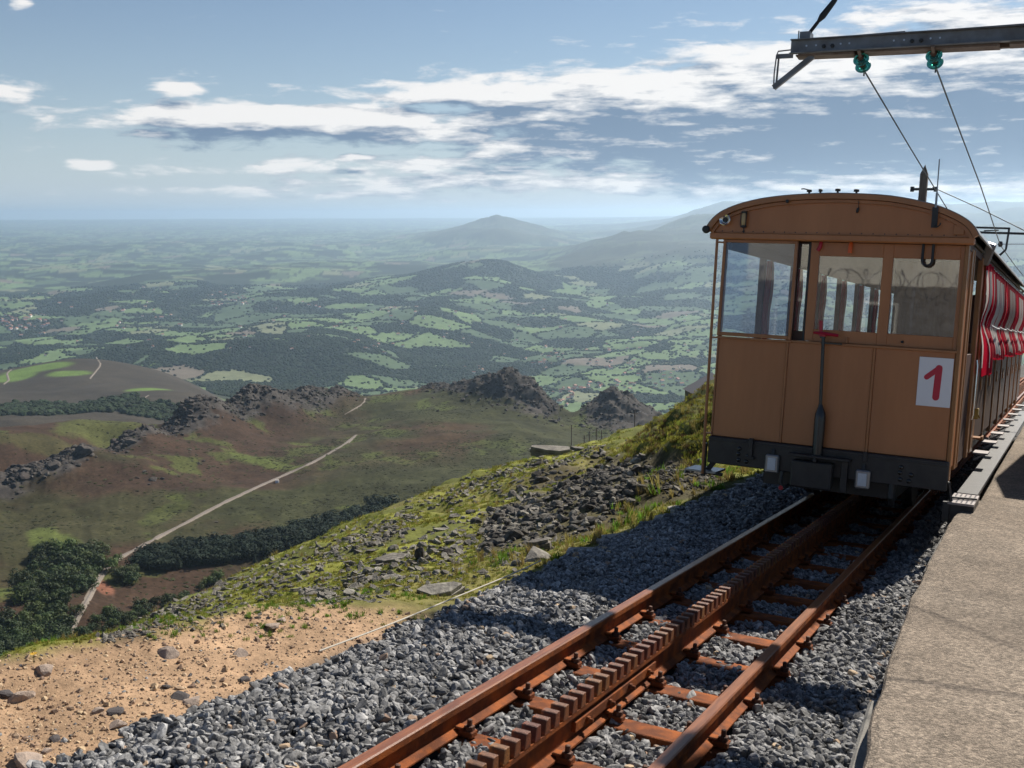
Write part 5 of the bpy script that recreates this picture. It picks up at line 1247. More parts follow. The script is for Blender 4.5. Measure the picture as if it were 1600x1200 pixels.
for q in SC[order[:240]]:
    kd = int(q[5]); i = random.choice(RK[kd]); o = link('stone', forms[i], None, tuple(q[:3] + np.array([0, 0, q[3] * .08])))
    k = random.uniform(.75, 1.2); o.scale = (q[3] * k, q[3] * random.uniform(.7, 1.1), q[3] * random.uniform(.7, 1.3)); o.rotation_euler = (random.uniform(-.45, .45), random.uniform(-.45, .45), random.uniform(0, 6.3))
    u_, v_ = project(q[:3]); rank = 'big' if q[4] > 15 else ('middling' if q[4] > 11 else 'small'); fm_ = 'flat' if i < 8 else 'blocky'
    if kd: pl = 'at the head of the scree gully under the mossy bank' if u_ > 930 else ('in the middle of the dark scree gully' if u_ > 850 else 'at the lower end of the dark scree gully')
    else: pl = 'near the ballast edge and the largest slab' if v_ > 880 and u_ > 560 else ('on the slope just above the dirt clearing' if v_ > 900 else ('in the stone band on the far left of the slope' if u_ < 520 else ('on the skyline of the grassy slope' if v_ < 800 else 'in the middle of the grassy slope')))
    lb = '%s %s %s stone %s' % (rank, fm_, 'dark' if kd else 'grey', pl); tag(o, lb, 'rock', 'stones: ' + lb)
q = SC[order[240:]]; n = len(q)
idx = np.array([random.choice(RK[int(k)]) for k in q[:, 5]])
scatter('scree', q[:, :3], np.stack([RNG.uniform(-.5, .5, n), RNG.uniform(-.5, .5, n), RNG.uniform(0, 6.3, n)], 1), np.stack([q[:, 3] * RNG.uniform(.8, 1.3, n), q[:, 3] * RNG.uniform(.6, 1, n), q[:, 3] * RNG.uniform(.6, 1.3, n)], 1), idx, variants('scree', forms), 'small grey and dark broken stones strewn over the grassy slope')

# ---- grass: short turf tufts, long dry tufts, moss
def tuft_mesh(name, material, seed, n, h, spread, w, lean=.5):
    r = random.Random(seed); b = MB()
    for k in range(n):
        a = r.uniform(0, 6.28); d = r.uniform(0, spread); x, y = d * math.cos(a), d * math.sin(a); hh = h * r.uniform(.5, 1.1); a2 = r.uniform(0, 6.28); l = r.uniform(.1, lean) * hh
        dx, dy = math.cos(a2) * l, math.sin(a2) * l; px, py = -math.sin(a2) * w, math.cos(a2) * w
        b.add([(x - px, y - py, -.1 * hh), (x + px, y + py, -.1 * hh), (x + dx * .45 + px * .8, y + dy * .45 + py * .8, hh * .6), (x + dx * .45 - px * .8, y + dy * .45 - py * .8, hh * .6), (x + dx, y + dy, hh)], [(0, 1, 2, 3), (3, 2, 4)])
    return b.mesh(name, material, fix=False)
g_green = mat('grass_blade', (.145, .175, .030), rough=.7, trans=.45, rnd=.4, spec=.2)
g_yel = mat('dry_grass_blade', (.27, .215, .075), rough=.8, trans=.45, rnd=.35, spec=.2)
g_moss = mat('moss_blade', (.215, .205, .036), rough=.8, trans=.4, rnd=.45, spec=.15)
g_bright = mat('fresh_grass_blade', (.12, .21, .024), rough=.6, trans=.5, rnd=.3, spec=.2)
g_brown = mat('heather_blade', (.10, .065, .035), rough=.8, trans=.3, rnd=.4, spec=.1)
tufts = [tuft_mesh('tuft', g_green, 1, 26, .7, .9, .06, .9), tuft_mesh('tuft', g_moss, 2, 30, .6, .95, .06, 1.0), tuft_mesh('tuft', g_moss, 3, 26, .5, 1.0, .07, 1.1), tuft_mesh('tuft', g_yel, 4, 24, 1.5, .5, .035, .9), tuft_mesh('tuft', g_bright, 5, 26, 1.1, .6, .05, .8), tuft_mesh('tuft', g_brown, 6, 26, .8, .9, .05, .9)]
GP = []
def sow(n, cond_fn, rmin, rmax, size, kinds, wts, zoff=0.):
    a = RNG.uniform(NAZ[4], NAZ[-5], n); r = np.exp(RNG.uniform(math.log(rmin), math.log(rmax), n))
    i = np.clip((a - NAZ[0]) / (NAZ[-1] - NAZ[0]) * (NNC - 1), 0, NNC - 1.001); j = np.interp(r, NR, np.arange(NNR)); j = np.clip(j, 0, NNR - 1.001)
    def S_(G): 
        i0, j0 = i.astype(int), j.astype(int); fi, fj = i - i0, j - j0
        return (G[j0, i0] * (1 - fi) + G[j0, i0 + 1] * fi) * (1 - fj) + (G[j0 + 1, i0] * (1 - fi) + G[j0 + 1, i0 + 1] * fi) * fj
    P = np.stack([CAM[0] + r * np.sin(a), CAM[1] + r * np.cos(a), S_(NZw) + zoff], 1)
    tp4 = to_track(P); u, v = project(P)
    ok = cond_fn(tp4, r, S_, u, v) & (u > -150) & (u < 1250) & (v < 1300)
    P, r = P[ok], r[ok]; m = len(P); s = size(r, m)
    GP.append((P, s, RNG.choice(kinds, m, p=wts)))
onslope = lambda tp4, r, S_, u, v: (tp4[:, 0] < -1.84) & (S_(dirt) < .25) & (S_(soil) < .82)
sow(90000, lambda t_, r, S_, u, v: onslope(t_, r, S_, u, v) & (RNG.random(len(r)) < sstep(S_(t1), .66, .40) + .12), 4.2, 75, lambda r, m: np.clip(.0034 * r, .025, .16) * RNG.uniform(.5, 1.2, m), [0, 1, 2, 3], [.34, .36, .24, .06])
sow(60000, lambda t_, r, S_, u, v: onslope(t_, r, S_, u, v) & (S_(bank) > .3), 15, 44, lambda r, m: .095 * RNG.uniform(.6, 1.5, m), [0, 1, 2, 3, 5], [.10, .40, .22, .08, .20])
sow(9000, lambda t_, r, S_, u, v: (t_[:, 0] < -1.82) & (t_[:, 0] > -2.9) & (t_[:, 1] > 7.5) & (RNG.random(len(r)) < .75), 7, 24, lambda r, m: np.clip(.007 * r, .05, .15) * RNG.uniform(.6, 1.4, m), [3, 4, 1], [.42, .33, .25])
sow(14000, lambda t_, r, S_, u, v: (S_(rim_band) > .45) & (t_[:, 0] < -1.9) & (S_(t2) > .50 - .05 * (u < 330)) & (S_(t1) > .46), 3.5, 9, lambda r, m: .026 * RNG.uniform(.6, 1.5, m), [4, 0], [.75, .25])
sow(9000, lambda t_, r, S_, u, v: (S_(dirt) > .4) & (S_(t1) > .585) & (t_[:, 0] < -1.75), 2, 8, lambda r, m: .024 * RNG.uniform(.6, 1.5, m), [4, 0], [.6, .4])
P = np.concatenate([q[0] for q in GP]); s = np.concatenate([q[1] for q in GP]); k = np.concatenate([q[2] for q in GP]); n = len(P)
print('grass tufts', n)
scatter('grass', P, np.stack([RNG.uniform(-.25, .25, n), RNG.uniform(-.25, .25, n), RNG.uniform(0, 6.3, n)], 1), np.stack([s, s, s * RNG.uniform(.6, 1.3, n)], 1), k, variants('grass', tufts), 'short green and yellowing mountain grass and moss')

# ---- dirt clearing: pebbles and single stones
peb_m = mat('tan_pebble', (.42, .30, .20), rough=.9, col2=(.26, .17, .105), vscale=2, var=.25, rnd=.5)
pebs = [stone_mesh('pebble', peb_m, 300 + i, .7, 0, 6) for i in range(5)] + [stone_mesh('pebble', stone_a, 310, .7, 0, 6)]
GP.clear()
sow(150000, lambda t_, r, S_, u, v: (S_(dirt) > .3) & (t_[:, 0] < -1.72), 1.5, 8, lambda r, m: np.minimum(.0052 * np.exp(RNG.normal(0, .6, m)), .026), [0, 1, 2, 3, 4, 5], [.2, .2, .2, .2, .15, .05])
P, s, k = GP[0]; n = len(P)
scatter('pebbles', P, rand_rot(n, 1.), np.stack([s * 1.2, s, s], 1), k, variants('pebbles', pebs), 'tan pebbles and grit on the bare dirt')
rock_p = mat('pale_rock', (.36, .28, .225), rough=.9, col2=(.26, .205, .17), vscale=3, var=.2, bump=.4, bscale=10)
rock_k = mat('dark_rock', (.075, .065, .065), rough=.9, var=.3, bump=.4, bscale=10)
pale = [stone_mesh('rock', rock_p, 330 + i, .5, 1, 9, .35) for i in range(4)]; darkr = [stone_mesh('rock', rock_k, 340 + i, .55, 1, 9, .35) for i in range(3)]
for (me, u, v, px, lab) in [(pale[0], 30, 1092, 46, 'pale lumpy rock half sunk in the dirt at the picture edge'), (darkr[0], 10, 1085, 26, 'grey stone touching the pale lumpy rock'), (pale[1], 152, 1112, 24, 'flat pale stone in the middle of the dirt beside a dark one'), (darkr[1], 178, 1114, 26, 'dark round stone beside the flat pale one in the dirt'),
                            (darkr[2], 258, 1074, 20, 'black stone lying alone in the dirt clearing'), (darkr[0], 385, 1063, 22, 'dark stone where the dirt meets the ballast'), (pale[2], 185, 1135, 36, 'tan slab at the ballast border in the dirt'), (pale[3], 425, 980, 36, 'pale pink rock near the grass at the back of the dirt'),
                            (darkr[2], 88, 1156, 26, 'grey stone low in the dirt clearing'), (pale[1], 72, 1175, 22, 'dull stone close to the ballast corner'), (pale[0], 40, 1192, 60, 'tan flat rock at the bottom corner of the dirt'), (pale[2], 375, 1022, 30, 'rosy stone in the middle of the upper dirt'),
                            (darkr[1], 283, 1090, 26, 'grey stone resting against the ballast border'), (pale[3], 300, 1098, 36, 'pink flat stone beside the grey one at the ballast border'), (pale[1], 70, 1050, 40, 'buff rock on the rim of the dirt above the woods'), (pale[0], 262, 1024, 44, 'long buff stone along the upper dirt'), (pale[2], 440, 970, 20, 'light stone beside the pale pink rock')]:
    put_rock('rock', me, u, v, px, lab, sink=.2, tilt=.2, stretch=(1, .85, .8))
# yellow flower on the rim
P, ok, rr = near_hit(np.array([53.]), np.array([1036.]))
fl = empty('yellow_flower', tuple(P[0]), 'small yellow flower in the grass on the rim of the dirt', 'flower', track=False)
MB().tube([(0, 0, -.02), (.004, 0, .05)], .0018, 5).build('stem', g_bright, fl)
b = MB()
for k_ in range(8):
    a = k_ * PI / 4; b.add([(0.004, 0, .05), (.004 + .016 * math.cos(a - .3), .016 * math.sin(a - .3), .056), (.004 + .02 * math.cos(a), .02 * math.sin(a), .054), (.004 + .016 * math.cos(a + .3), .016 * math.sin(a + .3), .056)], [(0, 1, 2, 3)])
b.build('blossom', mat('yellow_petal', (.75, .45, .02), rough=.6, trans=.3), fl)

# ================================================================== THE PLATEAU AND THE VALLEY: line, trees, houses, poles
tracem = mat('pale_track_bed', (.205, .17, .14), rough=.95, col2=(.15, .125, .10), vscale=.4, var=.15)
def ribbon(name, L, w0, w1, material, lift=.5, kind='structure'):
    P = px_line(L, far_hit); n = len(P); d = np.gradient(P, axis=0)[:, :2]; d /= np.linalg.norm(d, axis=1, keepdims=True); nn = np.stack([-d[:, 1], d[:, 0]], 1)
    w = np.linspace(w0, w1, n) * .5
    rows = []
    for f in (-1, -.3, .3, 1):
        xy = P[:, :2] + nn * (w * f)[:, None]; z = far_z(xy[:, 0], xy[:, 1]) + lift * (1 if abs(f) < .9 else .1); rows.append(np.stack([xy[:, 0], xy[:, 1], z], 1))
    o = link(name, grid_mesh(name, np.stack(rows, 0)[::-1], None, material)); o['kind'] = kind; return o, P
line, LP = ribbon('far_track_bed', [(108, 990), (128, 952), (152, 908), (176, 878), (205, 862), (250, 838), (300, 812), (345, 788), (400, 762), (445, 742), (490, 722), (520, 705), (545, 690), (556, 680)], 3.8, 5.2, tracem)
# two dark rails on it
railm = mat('dark_rails', (.10, .08, .07), rough=.7)
ribbon('far_rails', [(108, 990), (128, 952), (152, 908), (176, 878), (205, 862), (250, 838), (300, 812), (345, 788), (400, 762), (445, 742), (490, 722), (520, 705), (545, 690), (556, 680)], 1.3, 1.6, railm, .75)
ribbon('hill_path', [(538, 648), (552, 640), (566, 632), (572, 624), (566, 617)], 2.2, 3.2, tracem, .5)
for L, w in (([(140, 592), (150, 580), (158, 570), (150, 558)], 5), ([(5, 601), (14, 594), (10, 583), (22, 575)], 6), ([(215, 632), (225, 622), (232, 618)], 3)): ribbon('hill_path', L, w, w, tracem, 1.)

bark = mat('bark', (.07, .05, .04), rough=.9)
leaf_a = mat('leaf_dark', (.036, .056, .018), rough=.7, trans=.22, rnd=.45, spec=.25)
leaf_b = mat('leaf_mid', (.068, .095, .026), rough=.7, trans=.25, rnd=.4, spec=.25)
needle = mat('needle', (.013, .024, .014), rough=.8, trans=.08, rnd=.35, spec=.15)
def crown_mesh(seed, material, n=620, lumps=9):
    r = random.Random(seed); b = MB(); cs = [(Vector((r.uniform(-.55, .55), r.uniform(-.55, .55), r.uniform(.35, 1.0))), r.uniform(.32, .55)) for _ in range(lumps)]
    for k in range(n):
        c, q = r.choice(cs); d = Vector((r.gauss(0, 1), r.gauss(0, 1), r.gauss(.25, 1))).normalized(); p = c + d * q * r.uniform(.72, 1.08)
        s = r.uniform(.05, .11); a = Vector((r.gauss(0, 1), r.gauss(0, 1), r.gauss(0, 1))); a = (a - d * a.dot(d) * .7).normalized(); e = d.cross(a).normalized()
        b.add([p + a * s, p + e * s * .8, p - a * s, p - e * s * .8], [(0, 1, 2, 3)])
    return b.mesh('crown', material, fix=False)
crowns = [crown_mesh(s_, leaf_a if s_ % 3 else leaf_b) for s_ in range(6)]
trunk_me = MB().tube([(0, 0, -.3), (.01, 0, .2), (0, .02, .75)], [.07, .05, .02], 6).tube([(.0, .0, .3), (.25, .1, .7)], [.03, .012], 5).tube([(.0, .0, .35), (-.2, -.15, .75)], [.03, .012], 5).mesh('trunk', bark)
def conifer_mesh(seed):
    r = random.Random(seed); b = MB()
    for L_ in range(13):
        z = .10 + .88 * L_ / 13; q = .23 * (1 - z) ** .8 + .02; m = 9
        for k in range(m):
            a = 2 * PI * k / m + r.uniform(-.3, .3); rr_ = q * r.uniform(.7, 1.15); w = .07 * (1 - .6 * z); ca__, sa__ = math.cos(a), math.sin(a)
            b.add([(0, 0, z + .05), (rr_ * .6 * ca__ - w * sa__, rr_ * .6 * sa__ + w * ca__, z), (rr_ * ca__, rr_ * sa__, z - .05), (rr_ * .6 * ca__ + w * sa__, rr_ * .6 * sa__ - w * ca__, z)], [(0, 1, 2, 3)])
    b.tube([(0, 0, .85), (0, 0, 1.0)], [.02, .004], 5)
    return b.mesh('crown', needle, fix=False)
conis = [conifer_mesh(40 + i) for i in range(4)]
ctrunk = MB().tube([(0, 0, -.1), (0, 0, .9)], [.018, .006], 5).mesh('trunk', bark)
def poly_points(L, n, seed=0):
    L = np.array(L, float); lo, hi = L.min(0), L.max(0); out = np.zeros((0, 2)); x1, y1 = L.T; x2, y2 = np.roll(L, -1, 0).T
    while len(out) < n:
        p = RNG.uniform(lo, hi, (n * 3, 2)); c = ((y1[None] > p[:, 1:]) != (y2[None] > p[:, 1:])) & (p[:, :1] < (x2 - x1)[None] * (p[:, 1:] - y1[None]) / (y2 - y1 + 1e-9)[None] + x1[None]); out = np.concatenate([out, p[c.sum(1) % 2 == 1]])
    return out[:n]
def place_tree(name, P, size, cm, tm, label, group, cat='tree', rz=None, wide=1.):
    t_ = empty(name, tuple(P), label, cat, group, track=False)
    t_.scale = (size * wide, size * wide, size); t_.rotation_euler.z = random.uniform(0, 6.3) if rz is None else rz
    link('trunk', tm, t_); link('crown', cm, t_); return t_
def woods(poly, n, px, label, group, conif=False, name=None):
    uv = poly_points(poly, n); P, ok, rr = far_hit(uv[:, 0], uv[:, 1])
    med = np.median(rr[ok]); mu = np.median(uv[ok][:, 0])
    sub = lambda p, r: (', nearer' if r < med else ', farther') + (' left side' if project(p)[0] < mu else ' right side')
    for p, r in zip(P[ok], rr[ok]):
        s = px * (random.uniform(.45, 1.15) if conif else random.uniform(.7, 1.25)) * r / FPX
        if conif: place_tree('conifer', p, s * 1.0, random.choice(conis), ctrunk, label + sub(p, r), group + sub(p, r), wide=random.uniform(1.3, 2.1))
        else: place_tree(name or 'broadleaf_tree', p - np.array([0, 0, s * .12]), s * .62, random.choice(crowns), trunk_me, label + sub(p, r), group + sub(p, r))
woods([(28, 905), (60, 868), (118, 862), (158, 866), (160, 890), (136, 922), (108, 945), (60, 952), (30, 945)], 85, 26, 'dark round broadleaf tree in the wood left of the far track', 'trees of the wood beside the far track')
woods([(-10, 985), (30, 962), (100, 955), (104, 985), (95, 1015), (60, 1040), (-10, 1060)], 75, 27, 'dark broadleaf tree in the lowest wood behind the dirt rim', 'trees of the lowest wood')
woods([(182, 905), (205, 893), (222, 900), (205, 915)], 7, 24, 'mid green bush tree by the red earth patch', 'bush trees by the red earth patch')
for (u, v, px, lab) in [(171, 892, 26, 'pale green tree standing alone where the far track leaves the wood'), (183, 878, 15, 'small dark round bush right beside the far track'), (160, 868, 26, 'tall light crowned tree at the top corner of the wood'), (120, 960, 20, 'light green bush at the lower edge of the wood by the far track'), (320, 916, 13, 'small solitary dark tree on the moor below the conifer belt')]:
    P, ok, rr = far_hit(np.array([float(u)]), np.array([float(v)])); s = px * rr[0] / FPX; place_tree('broadleaf_tree', P[0] - np.array([0, 0, s * .1]), s * .66, crowns[0 if u > 165 else 3], trunk_me, lab, None)
woods([(120, 1000), (150, 965), (200, 950), (260, 935), (320, 915), (360, 892), (300, 935), (220, 968), (150, 1000)], 46, 17, 'low dark shrub on the moor just above the rocky slope', 'shrubs above the rocky slope', name='shrub')
woods([(215, 893), (225, 868), (300, 856), (380, 848), (450, 836), (520, 818), (580, 800), (612, 790), (590, 808), (550, 826), (480, 850), (400, 872), (300, 886)], 150, 20, 'tall dark conifer in the plantation belt across the moor', 'conifers of the plantation belt', conif=True)
woods([(380, 884), (450, 858), (520, 836), (600, 806), (560, 826), (470, 862)], 26, 14, 'young conifer along the lower edge of the plantation belt', 'young conifers below the plantation', conif=True)
uv = poly_points([(215, 893), (225, 868), (300, 856), (380, 848), (450, 836), (520, 818), (580, 800), (612, 790), (590, 808), (550, 826), (480, 850), (400, 872), (300, 886)], 900); P, ok, rr = far_hit(uv[:, 0], uv[:, 1]); P, rr = P[ok], rr[ok]; n = len(P); s = 17 * RNG.uniform(.4, 1.15, n) * rr / FPX
scatter('plantation', P, np.stack([0 * s, 0 * s, RNG.uniform(0, 6, n)], 1), np.stack([s * 1.3, s * 1.3, s * .9], 1), RNG.integers(0, 7, n), variants('plantation', conis + [crown_mesh(60 + i, needle, 420, 7) for i in range(3)]), 'dense dark conifer plantation crossing the moor')

# woods of the valley: one mass of crowns
def lump_mesh(seed, material):
    r = random.Random(seed); bm = bmesh.new(); bmesh.ops.create_icosphere(bm, subdivisions=2, radius=1)
    for v in bm.verts: v.co *= r.uniform(.72, 1.15); v.co.z = v.co.z * .8 + .25
    me = bpy.data.meshes.new('woodland_crown'); bm.to_mesh(me); bm.free(); me.materials.append(material); return me
wood_m = mat('woodland_leaf', (.024, .036, .016), rough=.9, trans=0., rnd=.5, spec=.1)
lumps = [lump_mesh(i, wood_m) for i in range(5)]
n = 260000
a = RNG.uniform(vaz - math.radians(28), vaz + math.radians(27.5), n); r = np.sqrt(RNG.uniform(1750 ** 2, 10500 ** 2, n) ** 1.0); r = np.where(RNG.random(n) < .45, RNG.uniform(1750, 6500, n), r)
i_ = np.clip(np.rint((a - FAZ[0]) / (FAZ[-1] - FAZ[0]) * (NC - 1)).astype(int), 0, NC - 1); j_ = np.clip(np.searchsorted(FR, r), 0, len(FR) - 1)
fm = forest[j_, i_]; hd = (~fm) & (RNG.random(n) < .03) & (r > 3600)
ok = (fm & (RNG.random(n) < np.where(r > 6500, .75, 1.))) | hd
ok &= ~((r < 3600) & (~forest[j_, i_]))
a, r = a[ok], r[ok]; x, y = CAM[0] + r * np.sin(a), CAM[1] + r * np.cos(a); z = far_z(x, y); m = len(x)
s = RNG.uniform(4.0, 7.5, m) * (1 + .4 * sstep(r, 5000, 10000))
print('woodland crowns', m)
scatter('woodland', np.stack([x, y, z], 1), np.stack([0 * s, 0 * s, RNG.uniform(0, 6, m)], 1), np.stack([s * 1.1, s * 1.1, s * RNG.uniform(.8, 1.35, m)], 1), RNG.integers(0, 5, m), variants('woodland', lumps), 'far woods and hedgerows of the green lowland')
# gorse and heather clumps on the plateau
n = 70000; a = RNG.uniform(vaz - math.radians(27), vaz + math.radians(14), n); r = RNG.uniform(560, 1560, n)
x, y = CAM[0] + r * np.sin(a), CAM[1] + r * np.cos(a); z = far_z(x, y); u, v = project(np.stack([x, y, z], 1))
dens_ = fbm(x, y, 60, 4, 73); dens2 = fbm(x, y, 240, 3, 171); ok = (RNG.random(n) < sstep(dens_ * .6 + dens2 * .5, .50, .66) * np.where(u + (v - 690) * .5 > 430, 1., .35) + .04)
lp = LP[:, :2]; d2 = np.min(np.hypot(x[:, None] - lp[None, ::3, 0], y[:, None] - lp[None, ::3, 1]), 1); ok &= d2 > 9
x, y, z, r = x[ok], y[ok], z[ok], r[ok]; m = len(x); s = .25 + 1.3 * RNG.random(m) ** 3
gorse = mat('gorse', (.036, .038, .017), rough=.95, rnd=.5, spec=.1)
scatter('heath_scrub', np.stack([x, y, z - .2 * s], 1), np.stack([0 * s, 0 * s, RNG.uniform(0, 6, m)], 1), np.stack([s * RNG.uniform(1., 2.6, m), s * 1.2, s * .55], 1), RNG.integers(0, 4, m), variants('heath_scrub', [lump_mesh(20 + i, gorse) for i in range(4)]), 'low gorse and heather clumps on the brown moor')

# crag rocks and boulders of the plateau
crag_m = mat('crag_rock', (.095, .082, .073), rough=.95, col2=(.045, .040, .037), vscale=1.6, var=.35, bump=.8, bscale=5, rnd=.25, spec=.1)
crags = [stone_mesh('crag', crag_m, 400 + i, random.uniform(.7, 1.1), 1, 12, .4) for i in range(8)]
def crag_pts(L, n, near, farw, smin, smax):
    aa_ = np.array([float(azel(u, 600)[0]) for u, r in L]); rr_ = np.array([float(r) for u, r in L]); a = RNG.uniform(aa_[0], aa_[-1], n); r = np.interp(a, aa_, rr_) + np.where(RNG.random(n) < .75, -np.abs(RNG.normal(0, near, n)), np.abs(RNG.normal(0, farw, n)))
    x, y = CAM[0] + r * np.sin(a), CAM[1] + r * np.cos(a); return np.stack([x, y, far_z(x, y)], 1), smin + (smax - smin) * RNG.random(n) ** 2
Q = [crag_pts(CREST[1:5], 1700, 24, 10, .7, 4.0), crag_pts(CREST[4:], 1100, 26, 10, .6, 3.6), crag_pts(CREST2, 800, 50, 6, .7, 3.4), crag_pts(CREST3, 450, 70, 6, .8, 3.6)]
P = np.concatenate([q[0] for q in Q]); s = np.concatenate([q[1] for q in Q]); n = len(P)
scatter('crag_rocks', P, np.stack([RNG.uniform(-.4, .4, n), RNG.uniform(-.4, .4, n), RNG.uniform(0, 6, n)], 1), np.stack([s * 1.2, s, s * RNG.uniform(.7, 1.3, n)], 1), RNG.integers(0, 8, n), variants('crag_rocks', crags), 'broken dark rock of the crags along the plateau edge')
for (u, v, px, lab) in [(133, 705, 44, 'largest dark outcrop of the broken crag row on the moor'), (84, 727, 30, 'second dark outcrop left of the largest one in the crag row'), (203, 692, 30, 'low dark outcrop to the right of the largest one'), (40, 745, 34, 'dark outcrop low on the crag row near the picture edge'), (180, 690, 24, 'dark outcrop squeezed between the largest and the low one'),
                        (240, 750, 17, 'largest boulder of the small group on the brown moor'), (225, 737, 9, 'pale boulder just above the boulder group on the moor'), (253, 748, 9, 'boulder at the right end of the boulder group'), (214, 747, 6, 'small pale stone left of the boulder group'), (232, 757, 8, 'low boulder at the foot of the boulder group'), (263, 734, 6, 'single small stone to the upper right of the boulder group'),
                        (310, 724, 8, 'pair boulder with dark side high on the moor'), (297, 703, 6, 'tiny pale stone below the crag'), (317, 721, 7, 'paler boulder of the pair high on the moor'), (337, 816, 6, 'lone small boulder on the moor below the far track')]:
    P, ok, rr = far_hit(np.array([float(u)]), np.array([float(v)])); s = px * (.36 if px > 20 else .5) * rr[0] / FPX
    o = link('outcrop' if px > 20 else 'boulder', crags[int(u) % 8], None, tuple(P[0])); o.scale = (s * 1.1, s, s * .8); o.rotation_euler.z = u; tag(o, lab, 'rock')
# white hut on the far track
P, ok, rr = far_hit(np.array([433.]), np.array([754.])); h_ = empty('trackside_hut', tuple(P[0]), 'tiny white hut standing beside the far track', 'hut', track=False); h_.rotation_euler.z = .6
MB().box(-1.6, 1.6, -1.3, 1.3, -.5, 2.4).build('wall', white, h_); MB().prism([(-1.5, 2.401), (1.5, 2.401), (0, 3.2)], 'x', -1.8, 1.8).build('roof', mat('pale_roof', (.55, .50, .46), rough=.8), h_)
# small line poles beyond the slope and a dark stone hut by the bank
for (u, vt, vb, lab) in [(893, 664, 712, 'thin far line pole leftmost in the row beyond the skyline ledge'), (913, 680, 712, 'second thin far line pole from the skyline ledge'), (921, 674, 710, 'third thin far line pole from the skyline ledge'), (932, 668, 706, 'fourth thin far line pole from the skyline ledge'), (940, 672, 704, 'fifth thin far line pole from the skyline ledge'), (992, 640, 690, 'tallest far line pole standing against the dark crag before the mossy bank')]:
    r = 230. if u < 980 else 180.; a_, t0 = azel(u, vt); _, t1_ = azel(u, vb); a_ = float(a_); x, y = CAM[0] + r * math.sin(a_), CAM[1] + r * math.cos(a_); zb, zt = float(far_z(x, y)), CAM[2] + r * float(t0)
    t_ = empty('line_pole', (x, y, zb), lab, 'pole', track=False); MB().tube([(0, 0, -.5), (0, 0, zt - zb)], [.13, .10], 6).build('post', wood_p, t_); MB().bar((-.6, 0, zt - zb - .7), (.6, 0, zt - zb - .7), .08, .08).build('cross_arm', wood_p, t_)
P, ok, rr = near_hit(np.array([1100.]), np.array([640.])); a_ = math.atan2(P[0][0] - CAM[0], P[0][1] - CAM[1])
r = 60.; zt = CAM[2] + r * float(azel(1100, 592)[1]); h_ = empty('stone_hut', (CAM[0] + r * math.sin(a_), CAM[1] + r * math.cos(a_), zt - 3.2), 'dark stone hut half hidden behind the mossy bank', 'hut', track=False); h_.rotation_euler.z = -a_ + .35
MB().box(-.45, 3.0, -2, 2, -3, 2.3).build('wall', rock_d, h_); MB().prism([(-.55, 2.301), (3.1, 2.301), (1.2, 3.2)], 'y', -2.2, 2.2).build('roof', slate, h_)
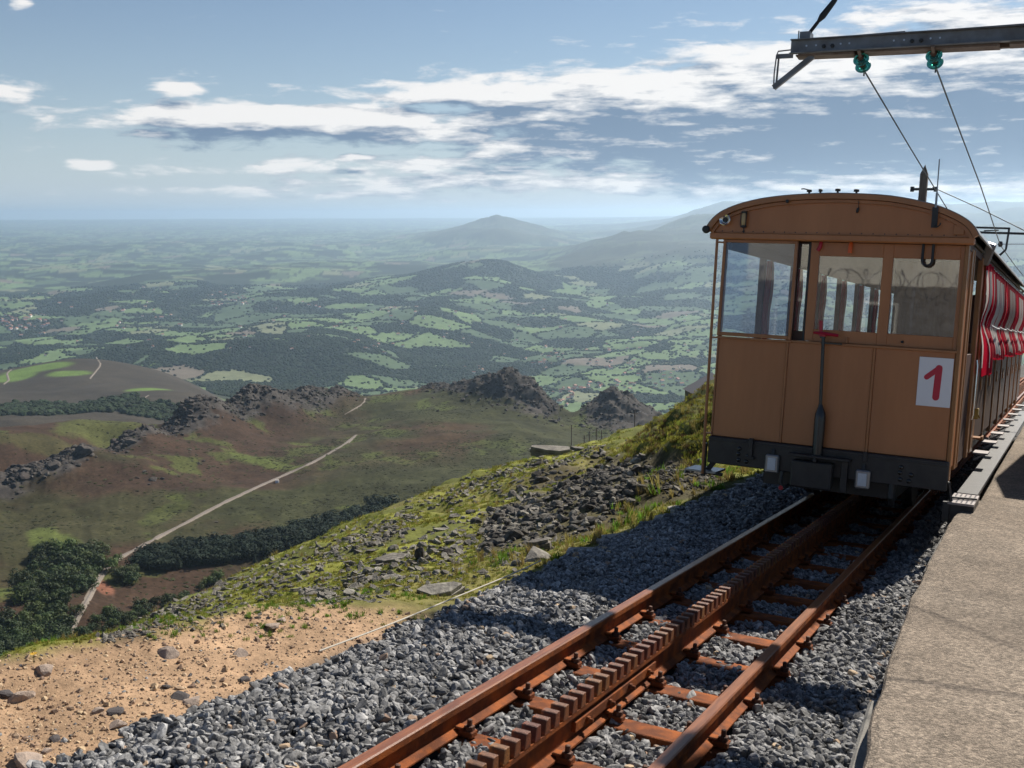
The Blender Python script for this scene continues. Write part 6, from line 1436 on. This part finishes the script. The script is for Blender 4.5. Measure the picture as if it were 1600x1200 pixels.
# houses
hw = mat('house_wall', (.78, .74, .69), rough=.8, rnd=.08); hr = mat('tiled_roof', (.30, .12, .075), rough=.8, rnd=.2)
b = MB(); b.box(-.5, .5, -.36, .36, -.3, .42, 0); b.prism([(-.42, .421), (.42, .421), (.0, .70)], 'x', -.55, .55, 1); house_me = b.mesh('house', [hw, hr])
for (poly, n, lab, gname) in [([(880, 640), (905, 612), (950, 606), (990, 612), (1000, 600), (960, 590), (900, 600), (860, 612)], 46, 'white house with tiled roof in the village below the crags', 'houses of the village below the crags'),
                       ([(900, 575), (940, 560), (1060, 570), (1080, 600), (1020, 610), (960, 585)], 34, 'white house among trees in the valley beyond the village', 'houses scattered beyond the village'),
                       ([(0, 505), (10, 490), (70, 488), (72, 512), (20, 520)], 40, 'white house of the distant town at the edge of the lowland', 'houses of the distant town'),
                       ([(320, 462), (390, 455), (400, 475), (330, 480)], 26, 'white house of the far village amid the fields', 'houses of the far village'),
                       ([(815, 560), (870, 545), (900, 560), (850, 580)], 20, 'white house in the hamlet by the long green field', 'houses of the hamlet'),
                       ([(420, 605), (520, 606), (540, 612), (440, 612)], 9, 'farmhouse on the valley floor just behind the crag', 'farmhouses behind the crag'),
                       ([(700, 575), (760, 572), (760, 582), (700, 585)], 6, 'farmhouse beside the bright pasture above the crag top', 'farmhouses by the bright pasture'),
                       ([(0, 560), (300, 545), (1080, 560), (1090, 470), (700, 480), (300, 450), (0, 450)], 120, 'white farmhouse standing alone among the lowland fields', 'farmhouses scattered over the lowland'),
                       ([(620, 555), (640, 540), (570, 535), (560, 548)], 8, 'farmhouse on the wooded hill across the valley', 'farmhouses on the wooded hill')]:
    uv = poly_points(poly, n); P, ok, rr = far_hit(uv[:, 0], uv[:, 1])
    for p, r in zip(P[ok], rr[ok]):
        if r < 3700: continue
        o = link('house', house_me, None, tuple(p)); k_ = random.uniform(10, 19) * (1 + .3 * (r > 7000)); o.scale = (k_, k_ * random.uniform(.8, 1.1), k_ * random.uniform(.8, 1.1)); o.rotation_euler.z = random.uniform(0, 3.14); tag(o, lab, 'house', gname)

# ================================================================== AIR
hm = bpy.data.materials.new('haze'); hm.use_nodes = True; t = NT(hm.node_tree); t.n.clear()
pv = t.new('ShaderNodeVolumePrincipled'); pv.inputs['Color'].default_value = (.59, .78, 1.0, 1); pv.inputs['Density'].default_value = HAZE; pv.inputs['Anisotropy'].default_value = .55
pv.inputs['Density Attribute'].default_value = ''; pv.inputs['Color Attribute'].default_value = ''; pv.inputs['Temperature Attribute'].default_value = ''
ou = t.new('ShaderNodeOutputMaterial'); t.l.new(pv.outputs[0], ou.inputs['Volume'])
try: hm.cycles.homogeneous_volume = True
except Exception: pass
zmax = max(float(FZ.max()) + 20, CAM[2] + 25)
b = MB(); b.box(CAM[0] - 64000, CAM[0] + 64000, CAM[1] - 64000, CAM[1] + 64000, float(FZ.min()) - 120, zmax); o = b.build('haze', hm); o['kind'] = 'stuff'; o['label'] = 'pale blue haze over the lowland'
print('haze top', zmax, float(FZ.max()))
